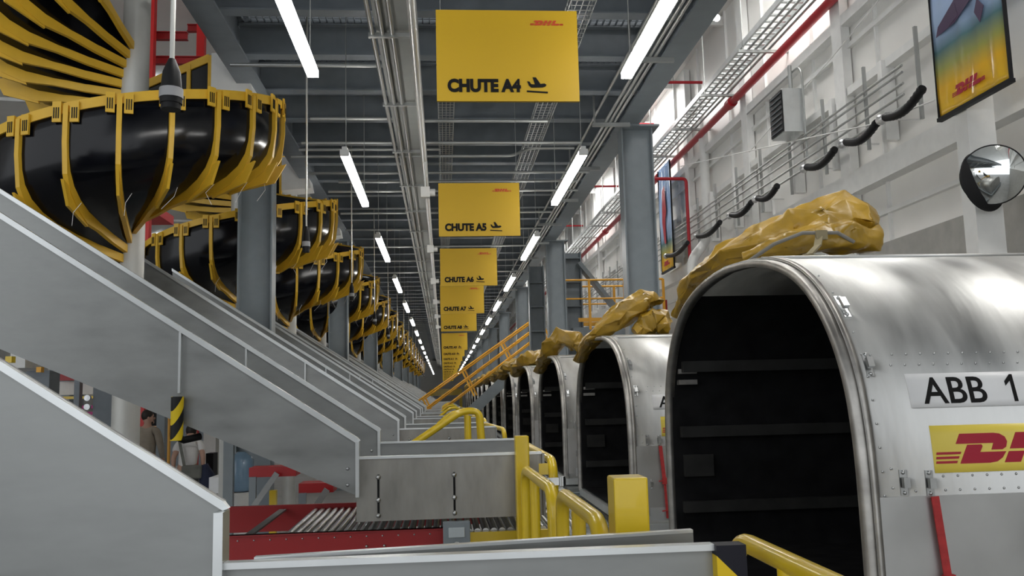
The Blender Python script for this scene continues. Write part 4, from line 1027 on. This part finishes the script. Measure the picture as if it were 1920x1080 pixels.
def person(loc, rz, lab, bend=0, top=tan, sleeve_long=True, headturn=.6):
    e = empty('person', loc, rz); tag(e, lab, 'person')
    B = lambda x, y, z: (x, y+bend*max(0, z-.95)*.55, z-bend*max(0, z-.95)*.16)   # lean forward from the hips
    J = [((0, 0, .95), .15, .11), (B(0, 0, 1.12), .135, .10), (B(0, .01, 1.32), .165, .115), (B(0, 0, 1.43), .10, .08), (B(0, .01, 1.52), .055, .055), (B(0, .03, 1.60), .075, .085), (B(0, .03, 1.70), .07, .085)]
    E = [(0, 1), (1, 2), (2, 3), (3, 4), (4, 5), (5, 6)]
    for s in (-1, 1):
        n = len(J); J += [(B(s*.17, 0, 1.40), .06), (B(s*.235, .02, 1.14), .045), (B(s*.23, .14, .93), .032)]; E += [(3, n), (n, n+1), (n+1, n+2)]
        hj, he_ = hand(None, J[-1][0], (0, .3, -1), -s); b_ = len(J); J += hj; E += [(n+2, b_)]+[(a+b_, c+b_) for a, c in he_]
        n = len(J); J += [((s*.10, 0, .86), .095), ((s*.11, .01, .50), .062), ((s*.11, -.02, .10), .042), ((s*.12, .12, .04), .04)]; E += [(0, n), (n, n+1), (n+1, n+2), (n+2, n+3)]
    bd = body(e, J, E, skin, 'body')
    # clothing as slightly larger shells
    n = 4; T = [((0, 0, .90), .172, .13), (B(0, 0, 1.10), .158, .12), (B(0, .01, 1.32), .188, .135), (B(0, 0, 1.45), .105, .085)]; TE = [(0, 1), (1, 2), (2, 3)]
    for s in (-1, 1):
        k = len(T); T += [(B(s*.175, 0, 1.405), .075), (B(s*.22, .01, 1.24), .066)]; TE += [(3, k), (k, k+1)]
        if sleeve_long: T += [(B(s*.24, .02, 1.14), .058), (B(s*.232, .13, .955), .045)]; TE += [(k+1, k+2), (k+2, k+3)]
    body(e, T, TE, top, 'jacket' if sleeve_long else 'shirt')
    L = [((0, 0, .94), .162, .122)]; LE = []
    for s in (-1, 1):
        k = len(L); L += [((s*.10, 0, .84), .11), ((s*.11, .01, .50), .08), ((s*.11, -.02, .09), .065)]; LE += [(0, k), (k, k+1), (k+1, k+2)]
    body(e, L, LE, trous, 'trousers')
    hd = empty('head', B(0, .035, 1.64)); hd.parent = e; hd.rotation_euler = (0, 0, -headturn)
    f = MB().ball((0, 0, 0), .1, (.80, .95, 1.2), 20, 14).ball((0, .10, -.015), .018, (.7, 1, 1.3), 8, 6).ball((0, .065, -.08), .045, (.9, .8, .7), 10, 8)
    for s in (-1, 1): f.ball((s*.082, -.005, -.01), .024, (.4, .8, 1.2), 8, 6)
    f.build('face', skin, hd)
    ey = MB()
    for s in (-1, 1): ey.ball((s*.032, .088, .012), .011, n=8, m=6)
    ey.build('eyes', ink, hd)
    MB().box(-.025, .025, .094, .1, -.058, -.05).build('mouth', mat('lips', (.35, .12, .1), .5), hd)
    MB().ball((0, -.018, .035), .104, (.86, .98, 1.02), 20, 12).ball((0, .062, -.085), .05, (.9, .55, .6), 10, 8).build('hair', hairm, hd)
    for s in (-1, 1): MB().ball((s*.12, .08, .04), .05, (1, 2.4, .8), 10, 6).build('shoe', blackm, e)
    return e
D1 = 16.6; X, ZZ = sp3(277, 770, D1)
p1 = person((X, D1, ZZ-1.755), -.1, 'man with dark hair and tan jacket, back turned, looking right', 0, tan, True, 1.1)
p1.location.z = 0; p1.scale = (1.03, 1.03, ZZ/1.755)
D2 = 15.2; X, ZZ = sp3(352, 812, D2)
p2 = person((X, D2, 0), .15, 'person in white shirt bending forward, grey shoulder bag at the hip', 1.15, tee, False, 0)
bgm = MB(); bgm.box(-.06, .26, -.26, -.14, .78, 1.0).build('bag_body', bagm, p2, bevel=.03)
bgm = MB(); bgm.beam((-.02, -.2, 1.0), (-.14, .1, 1.38), .045, .012, up=(0, 1, 0)).build('bag_strap', bagm, p2)
tag(MB().tube([(X+.30, D2-.1, 1.0), (X+.36, D2-.1, .8), (X+.34, D2-.1, .55)], .1, 10, rad=[.06, .13, .11]).build('draped_jacket', navy), 'dark navy garment hanging beside the grey shoulder bag', 'jacket')

# far end of the aisle
e = empty('yellow_gantry', (0, 96, 0)); tag(e, 'yellow gantry crossing the far end of the aisle', 'gantry')
MB().box(-1.5, 2.0, 0, .5, CZ+.2, CZ+.9).build('cross_beam', yel, e); MB().box(-1.5, -1.2, 0, .4, 0, CZ+.2).build('leg', yel, e); MB().box(1.7, 2.0, 0, .4, 0, CZ+.2).build('leg', yel, e)
